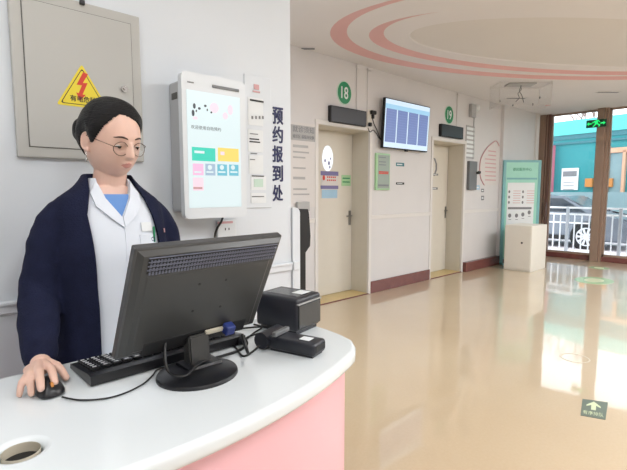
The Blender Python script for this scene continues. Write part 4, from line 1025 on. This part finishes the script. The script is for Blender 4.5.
def solid_diff(me, cut_poly, y0=1.15, y1=1.52):
    o = bpy.data.objects.new('tmp', me); COL.objects.link(o)
    cb = NB(); prism(cb, cut_poly, y1-y0, XZ(y1)); bmesh.ops.recalc_face_normals(cb, faces=cb.faces)
    cm = bpy.data.meshes.new('cut'); cb.to_mesh(cm); cb.free(); co = bpy.data.objects.new('cut', cm); COL.objects.link(co)
    md = o.modifiers.new('b', 'BOOLEAN'); md.operation = 'DIFFERENCE'; md.solver = 'EXACT'; md.object = co
    bpy.context.view_layer.update(); m2 = grab(o); bpy.data.objects.remove(o); bpy.data.objects.remove(co); return m2
# lab coat (closed form with a V cut)
cb = NB(); loft(cb, COAT, 64, k=5)
me = remesh(cb, 0.005, 3)
V = [(cxb-0.048,1.50),(cxb-0.048,1.425),(cxb-0.034,1.378),(cxb+0.004,1.318),(cxb+0.036,1.378),(cxb+0.048,1.425),(cxb+0.048,1.50)]
me = solid_diff(me, V)
bm = bmesh.new(); bm.from_mesh(me)
for v in bm.verts:
    if v.co.z < 1.36:
        n_ = noise.noise(Vector((v.co.x*14, v.co.y*10, v.co.z*4))); v.co.y += 0.004*n_*min(1,(1.36-v.co.z)*10)
    v.co -= PO
link('lab_coat', bm, 'coat_white', person, smooth='auto')
# blue shirt + neckline
bm = NB(); loft(bm, [(1.05,cxb,cyb,0.12,0.085),(1.20,cxb,cyb,0.13,0.106),(1.30,cxb,cyb,0.14,0.097),(1.345,cxb,cyb,0.12,0.086),(1.375,cxb,cyb,0.10,0.076),(1.390,cxb,cyb+0.002,0.085,0.071)], 48)
for v in bm.verts: v.co -= PO
link('shirt', bm, 'shirt_blue', person, smooth='auto')
# lapels lie on the coat
def panel(name, poly, m, secs, off, thick=0.004, parent=person, sub=10):
    # poly in world x,z ; triangulated grid on surface
    bm = NB(); f = bm.faces.new([bm.verts.new((a, 0, b)) for a, b in poly])
    bmesh.ops.triangulate(bm, faces=[f]); bmesh.ops.subdivide_edges(bm, edges=list(bm.edges), cuts=4, use_grid_fill=True)
    for v in bm.verts: v.co.y = front_y(secs, v.co.x, v.co.z)-off
    r = bmesh.ops.extrude_face_region(bm, geom=list(bm.faces))
    for g_ in r['geom']:
        if isinstance(g_, bmesh.types.BMVert): g_.co.y -= thick
    for v in bm.verts: v.co -= PO
    return link(name, bm, m, parent, smooth='auto')
panel('lapel', [(cxb-0.052,1.432),(cxb-0.036,1.378),(cxb+0.004,1.318),(cxb+0.006,1.288),(cxb-0.030,1.318),(cxb-0.066,1.355),(cxb-0.074,1.395)], 'coat_white', COAT, 0.003, 0.005)
panel('lapel', [(cxb+0.052,1.432),(cxb+0.038,1.378),(cxb+0.006,1.318),(cxb+0.008,1.290),(cxb+0.048,1.322),(cxb+0.068,1.355),(cxb+0.074,1.395)], 'coat_white', COAT, 0.003, 0.005)
bm = NB()
for z0_, z1_ in ((0.9,1.29),):
    pts = [(cxb+0.007, front_y(COAT, cxb+0.007, z0_+(z1_-z0_)*i/20)-0.0015, z0_+(z1_-z0_)*i/20) for i in range(21)]
    tube(bm, [Vector(p_)-PO for p_ in pts], 0.0016, 6)
link('coat_placket', bm, 'coat_white', person, smooth=True)
# cardigan
CAR = [(0.70,cxb,cyb,0.215,0.130),(0.86,cxb,cyb,0.198,0.129),(0.98,cxb,cyb,0.178,0.124),(1.10,cxb,cyb,0.172,0.123),(1.20,cxb,cyb,0.178,0.131),(1.27,cxb,cyb,0.172,0.122),(1.33,cxb,cyb,0.170,0.103),(1.368,cxb,cyb+0.003,0.160,0.090),(1.392,cxb,cyb+0.004,0.134,0.082),(1.415,cxb,cyb+0.006,0.104,0.076),(1.440,cxb,cyb+0.010,0.082,0.072),(1.455,cxb,cyb+0.012,0.074,0.068)]
cb = NB(); loft(cb, CAR, 64, k=5)
def off(A_, n=6): return [Vector(q) for q in A_[:n]]
for A_, s in ((armR,-1),(armL,1)):
    P_ = off(A_); P_[0] = P_[0]+Vector((0,0,0)); P_[-1] = P_[-1]+(Vector(A_[5])-Vector(A_[4])).normalized()*0.004
    capsule(cb, spline(P_[:-1]+[P_[-1]],5), spl_r([0.044,0.055,0.056,0.056,0.053,0.041],5), 24)
me = remesh(cb, 0.0055, 6)
bm = bmesh.new(); bm.from_mesh(me); bm.normal_update()
for v in bm.verts:
    p_ = v.co; k_ = 0.0
    k_ += 0.0045*noise.noise(Vector((p_.x*9, p_.y*9, p_.z*5)))
    armw = max(0, min(1, (abs(p_.x-cxb)-0.165)/0.03))
    k_ += 0.0045*armw*noise.noise(Vector((p_.x*6, p_.y*12, p_.z*26+p_.x*20)))
    k_ += 0.003*(1-armw)*sin(p_.x*75+2*noise.noise(Vector((p_.x*5,0,p_.z*4))))*max(0,min(1,(1.2-p_.z)*4))
    v.co = p_ + v.normal*k_
me2 = bpy.data.meshes.new('c'); bm.to_mesh(me2); bm.free()
OPN = [(cxb-0.078,0.60),(cxb-0.080,0.9),(cxb-0.078,1.05),(cxb-0.082,1.15),(cxb-0.088,1.25),(cxb-0.094,1.33),(cxb-0.076,1.40),(cxb-0.060,1.50),(cxb+0.060,1.50),(cxb+0.068,1.42),(cxb+0.090,1.37),(cxb+0.106,1.32),(cxb+0.120,1.25),(cxb+0.128,1.15),(cxb+0.120,1.05),(cxb+0.12,0.6)]
me2 = solid_diff(me2, OPN, y1=1.535)
bm = bmesh.new(); bm.from_mesh(me2)
for v in bm.verts: v.co -= PO
card = link('cardigan', bm, 'navy_knit', person, smooth='auto')
# pocket, badge, pen
panel('chest_pocket', [(cxb+0.052,1.262),(cxb+0.112,1.262),(cxb+0.110,1.200),(cxb+0.054,1.200)], 'coat_white', COAT, 0.001, 0.003)
panel('badge', [(cxb+0.060,1.300),(cxb+0.098,1.300),(cxb+0.098,1.272),(cxb+0.060,1.272)], 'paper', COAT, 0.003, 0.002)
bm = NB(); yp3 = front_y(COAT, cxb+0.104, 1.27)-0.007; tube(bm, [Vector((cxb+0.104,yp3,1.235))-PO, Vector((cxb+0.103,yp3,1.285))-PO], 0.0035, 10); link('pen', bm, 'green_sign', person)
bm = NB(); x_ = cxb+0.099; yq = front_y(COAT, x_, 1.245)-0.0055
for i in range(20):
    pass
tube(bm, [Vector((x_+0.006*cos(2*pi*i/16), yq, 1.245+0.006*sin(2*pi*i/16)))-PO for i in range(17)], 0.0012, 6); link('pocket_emblem', bm, 'ink_navy', person)
panel('cardigan_emblem', [(cxb+0.146,1.275),(cxb+0.154,1.275),(cxb+0.154,1.262),(cxb+0.146,1.262)], 'ink_pink', CAR, 0.004, 0.003)
# trousers and shoes
tb = NB()
for s in (-1, 1): capsule(tb, [(cxb+s*0.085,cyb,0.86),(cxb+s*0.09,cyb-0.005,0.70),(cxb+s*0.09,cyb-0.01,0.48),(cxb+s*0.09,cyb+0.005,0.28),(cxb+s*0.09,cyb+0.01,0.10)], [0.105,0.096,0.075,0.072,0.065], 24)
me = remesh(tb, 0.008, 2); bm = bmesh.new(); bm.from_mesh(me)
for v in bm.verts: v.co -= PO
link('trousers', bm, 'trouser', person, smooth=True)
for s in (-1, 1):
    bm = NB(); vs = ell(bm, (0,0,0), (0.046,0.125,0.062), 28)
    for v in vs:
        if v.co.z < 0: v.co.z *= 0.15
        v.co.z *= (1 if v.co.y > -0.02 else 0.72); v.co += Vector((cxb+s*0.09, cyb-0.02, 0.010))-PO
    link('shoe', bm, 'shoe_white', person, smooth=True)
# ================================================================ OUTSIDE
GZ = -0.12
bm = NB(); box(bm, WX+0.25, 40, -22, 26, GZ-0.1, GZ); o = struct('ground', bm, 'pavement')
# fence
FX = 11.6
ft = 1.0
t = thing('metal_fence', 'white metal railing fence outside the window', 'fence', (FX, 2.6, GZ))
y0_, y1_ = -6.0, 7.0
bm = NB(); box(bm, -0.03, 0.03, y0_, y1_, ft+0.02-GZ-0.03, ft-GZ+0.03, bev=0.006); box(bm, -0.02, 0.02, y0_, y1_, ft-GZ-0.16, ft-GZ-0.12); box(bm, -0.02, 0.02, y0_, y1_, 0.06, 0.11); link('rail', bm, 'fence_white', t)
py_ = hit(567,230,'x',FX).y-2.6; pst = hit(620,230,'x',FX).y-2.6; ps = py_-pst
yy_ = py_+ps*3
while yy_ > y0_:
    bm = NB(); box(bm, -0.035, 0.035, yy_-0.03, yy_+0.03, 0.0, ft-GZ+0.02, bev=0.005); link('post', bm, 'fence_grey', t)
    for i in range(1, 7):
        b_ = yy_-ps*i/7
        if -1.5 < b_+2.6 < 5.5 or True:
            if b_ > -2.2 and b_ < 3.4:
                bm = NB(); box(bm, -0.011, 0.011, b_-0.012, b_+0.012, 0.11, ft-GZ-0.12); link('baluster', bm, 'fence_white', t)
    yy_ -= ps
# car
wc = hit(586,236.5,'x',13.1)
t = thing('car', 'silver car with alloy wheels parked behind the white fence', 'car', (13.1, wc.y, GZ)); wz = 0.33
prof = [(-0.95,0.22),(-1.0,0.55),(-0.9,0.80),(-0.1,0.93),(0.55,1.38),(1.9,1.42),(2.65,0.98),(3.3,0.9),(3.4,0.5),(3.3,0.22)]
bm = NB(); prism(bm, prof, 1.7, lambda u,v,w: Vector((w+0.06, u, v))); bmesh.ops.bevel(bm, geom=list(bm.edges), offset=0.05, segments=3, affect='EDGES'); link('body', bm, 'car_silver', t, smooth='auto')
bm = NB(); prism(bm, [(0.05,0.96),(0.62,1.32),(1.2,1.34),(1.2,0.97)], 0.02, lambda u,v,w: Vector((w+0.045, u, v))); prism(bm, [(1.26,0.97),(1.26,1.34),(1.85,1.34),(2.4,1.0)], 0.02, lambda u,v,w: Vector((w+0.045, u, v))); link('side_window', bm, 'car_glass', t)
bm = NB(); box(bm, 0.04, 0.06, -0.05, 2.5, 0.66, 0.70); link('side_moulding', bm, 'alloy', t)
bm = NB(); prism(bm, ellipse(0.0,wz,0.40,0.40,28), 0.01, lambda u,v,w: Vector((w+0.045,u,v))); prism(bm, ellipse(2.5,wz,0.40,0.40,28), 0.01, lambda u,v,w: Vector((w+0.045,u,v))); link('wheel_arch', bm, 'black_matte', t)
bm = NB(); box(bm, 0.03,0.06, 0.45,2.05,0.22,0.34); link('sill', bm, 'black_matte', t)
for yv in (0.0, 2.5):
    bm = NB(); cyl(bm, (0.0, yv, wz), 0.32, 0.2, 'x', 36); wl = link('wheel', bm, 'tyre', t, smooth='auto')
    bm = NB(); tube(bm, [(-0.012,yv+0.225*cos(2*pi*i/32),wz+0.225*sin(2*pi*i/32)) for i in range(33)], 0.016, 8)
    for i in range(10):
        a = 2*pi*i/10; d = Vector((0,cos(a),sin(a))); e_ = Vector((0,-sin(a),cos(a))); c0_ = Vector((-0.015,yv,wz))
        q_ = [c0_+d*0.03-e_*0.018, c0_+d*0.22-e_*0.03, c0_+d*0.22+e_*0.03, c0_+d*0.03+e_*0.018]; A1 = [bm.verts.new(v_) for v_ in q_]; A2 = [bm.verts.new(v_+Vector((0.02,0,0))) for v_ in q_]
        bm.faces.new(A1); bm.faces.new(A2[::-1])
        for j in range(4): bm.faces.new((A1[j],A1[(j+1)%4],A2[(j+1)%4],A2[j]))
    cyl(bm, (-0.03,yv,wz), 0.045, 0.03, 'x', 16); link('alloy_rim', bm, 'alloy', wl)
# teal building (roof rises towards the viewer's right because the facade comes nearer)
zr = 3.75
pa = hit(548.5,123.5,'z',zr); pb = hit(627,113.8,'z',zr); dr_ = (pb-pa); dr_.z = 0; dr_.normalize(); ang = math.atan2(dr_.y, dr_.x)
t = thing('teal_building', 'teal building with bright turquoise fascia across the street', 'building', (pa.x, pa.y, GZ), ang)
nrm = Vector((dr_.y, -dr_.x, 0))
if nrm.dot(-pa) < 0: nrm = -nrm
sgn = 1 if (Matrix.Rotation(ang,3,'Z') @ Vector((0,-1,0))).dot(nrm) > 0 else -1
def FZ(px, py):     # point on facade plane -> local (u, z)
    d = hit(px,py,'x',1.0)-CP; tt = (pa-CP).dot(nrm)/d.dot(nrm); q_ = CP+d*tt; return ((q_-pa).dot(dr_), q_.z-GZ)
def fb(bm, px0,px1,py0,py1, d0, d1, mi=0):
    pc = (px0+px1)/2; a = FZ(px0,(py0+py1)/2)[0]; b = FZ(px1,(py0+py1)/2)[0]; z1_ = FZ(pc,py0)[1]; z0_ = FZ(pc,py1)[1]
    ys = sorted((-sgn*d0, -sgn*d1)); box(bm, min(a,b), max(a,b), ys[0], ys[1], z0_, z1_, mi=mi)
uL, uR = -4.0, 9.0
def fz(py_at548): return FZ(548.5, py_at548)[1]
def band(nm, m, zt, zb_, d):
    bm = NB(); ys = sorted((-sgn*d, sgn*0.0)); box(bm, uL, uR, ys[0], ys[1], zb_, zt); return link(nm, bm, m, t)
bm = NB(); ys = sorted((0, sgn*4.0)); box(bm, uL, uR, ys[0], ys[1], 0, fz(124)); link('wall', bm, 'teal_wall', t)
band('fascia', 'teal_light', fz(123.5), fz(137), 0.06); band('soffit_band', 'teal_dark', fz(137), fz(141.5), 0.03); band('lower_band', 'teal_dark', fz(144), fz(146), 0.05)
bm = NB(); fb(bm, 546,554.5,146,192,0,0.3); link('pink_column', bm, 'pink_column', t)
bm = NB(); fb(bm, 608,650,147,152,0,0.12); fb(bm, 607,610,147,200,0,0.12); fb(bm, 623,626,150,200,0,0.12); link('orange_frame', bm, 'orange_frame', t)
bm = NB(); fb(bm, 610,622,153,200,0,0.05); link('pale_door', bm, 'grey_blue', t)
for pc in (590.5,610.5):
    bm = NB(); fb(bm, pc-3.5,pc+3.5,178.5,187,0,0.15); link('orange_lantern', bm, 'orange_pad', t)
band('grey_plinth', 'grey_blue', fz(192), 0.0, 0.25)
bm = NB(); a = FZ(562.5,168.5); b = FZ(578,190); ys = sorted((-sgn*0.04, -sgn*0.0)); box(bm, a[0], b[0], ys[0], ys[1], b[1], a[1])
nb = link('white_notice', bm, 'paper', t)
bm = NB(); ys = sorted((-sgn*0.05, -sgn*0.04)); box(bm, a[0]+0.05, b[0]-0.05, ys[0], ys[1], a[1]-0.28, a[1]-0.10); 
for j in range(5): box(bm, a[0]+0.08, b[0]-0.12, ys[0], ys[1], a[1]-0.48-j*0.12, a[1]-0.46-j*0.12)
link('notice_print', bm, 'ink_grey', nb)
# white parked car further back glimpsed above the fence -> low wall coping
# tree
def branch(bm, p, d, l, r, depth):
    q_ = p+d*l; tube(bm, [p, (p+q_)/2+Vector((random.uniform(-.05,.05),random.uniform(-.05,.05),0))*l, q_], [r, r*0.8, r*0.6], 6)
    if depth > 0:
        for i in range(3 if depth > 1 else 2):
            nd = (d+Vector((random.uniform(-.7,.7),random.uniform(-.7,.7),random.uniform(-.1,.5)))).normalized(); branch(bm, q_, nd, l*0.72, r*0.58, depth-1)
tp = hit(588,150,'x',24.0); tp.z = GZ
t = thing('bare_tree', 'leafless tree rising above the teal building roof', 'tree', tp)
bm = NB(); branch(bm, Vector((0,0,0)), Vector((0,0,1)), 3.9, 0.13, 0); link('trunk', bm, 'bark', t)
bm = NB()
for i in range(4): branch(bm, Vector((0,0,3.8)), Vector((random.uniform(-.5,.5),random.uniform(-.9,.9),0.75)).normalized(), 1.2, 0.05, 4)
link('branches', bm, 'bark', t)
# ================================================================ LIGHT
w = bpy.data.worlds.new('sky'); S.world = w; w.use_nodes = True; nt = w.node_tree
bg = nt.nodes['Background']; tc = nt.nodes.new('ShaderNodeTexCoord'); n = nt.nodes.new('ShaderNodeTexNoise'); n.inputs['Scale'].default_value = 2.0
nt.links.new(tc.outputs['Generated'], n.inputs['Vector']); rp = nt.nodes.new('ShaderNodeValToRGB')
rp.color_ramp.elements[0].color = (0.86,0.92,1.0,1); rp.color_ramp.elements[1].color = (1,1,1,1)
nt.links.new(n.outputs['Fac'], rp.inputs['Fac']); nt.links.new(rp.outputs['Color'], bg.inputs['Color']); bg.inputs['Strength'].default_value = 3.0
# unseen fill panels added under the ceiling to brighten the hall
def fill_light(x, y, lb, e=26, sx=0.6, sy=0.6):
    t = thing('fill_panel', lb, 'light', (x, y, ZC), group='added fill light panels')
    bm = NB()
    for a0,a1,b0,b1 in ((-sx/2-0.02,sx/2+0.02,-sy/2-0.02,-sy/2),(-sx/2-0.02,sx/2+0.02,sy/2,sy/2+0.02),(-sx/2-0.02,-sx/2,-sy/2,sy/2),(sx/2,sx/2+0.02,-sy/2,sy/2)): box(bm, a0,a1,b0,b1,-0.025,0)
    link('frame', bm, 'fence_white', t)
    bm = NB(); box(bm, -sx/2, sx/2, -sy/2, sy/2, -0.012, -0.004); link('fill_diffuser', bm, 'fill_diffuser', t)
    l = bpy.data.lights.new('panel', 'AREA'); l.shape = 'RECTANGLE'; l.size = sx; l.size_y = sy; l.energy = e; l.color = (0.97,0.985,1.0)
    o = bpy.data.objects.new('fill_lamp', l); COL.objects.link(o); o.parent = t; o.location = (0,0,-0.03)
for (x, y, e) in ((0.6,-0.4,16),(-1.2,-0.6,19),(2.8,-0.9,46),(0.2,-2.4,24),(3.4,-3.0,46),(6.2,-1.6,66),(8.6,-0.6,64),(7.2,0.2,60),(4.6,-0.6,62),(1.9,2.75,18),(-0.45,0.95,8)):
    fill_light(x, y, 'added square white fill light panel over the hall outside the picture', e)
# window portal-like sky area light just inside is not used; overcast sun adds soft direction
sl = bpy.data.lights.new('sun', 'SUN'); sl.energy = 0.5; sl.angle = R(40); so = bpy.data.objects.new('sun', sl); COL.objects.link(so); so.rotation_euler = (R(40), 0, R(70))
# ================================================================ CAMERA
cam = bpy.data.cameras.new('cam'); co = bpy.data.objects.new('camera', cam); COL.objects.link(co)
cam.sensor_fit = 'HORIZONTAL'; cam.sensor_width = 36; cam.lens = F/627*36; cam.clip_start = 0.05; cam.clip_end = 200
co.matrix_world = Matrix.Translation(CP) @ Matrix((( RT.x, UP.x, -FW.x, 0), (RT.y, UP.y, -FW.y, 0), (RT.z, UP.z, -FW.z, 0), (0,0,0,1)))
S.camera = co
S.view_settings.view_transform = 'Standard'; S.view_settings.look = 'None'; S.view_settings.gamma = 1.0; S.view_settings.use_curve_mapping = False
S.view_settings.exposure = 0.03
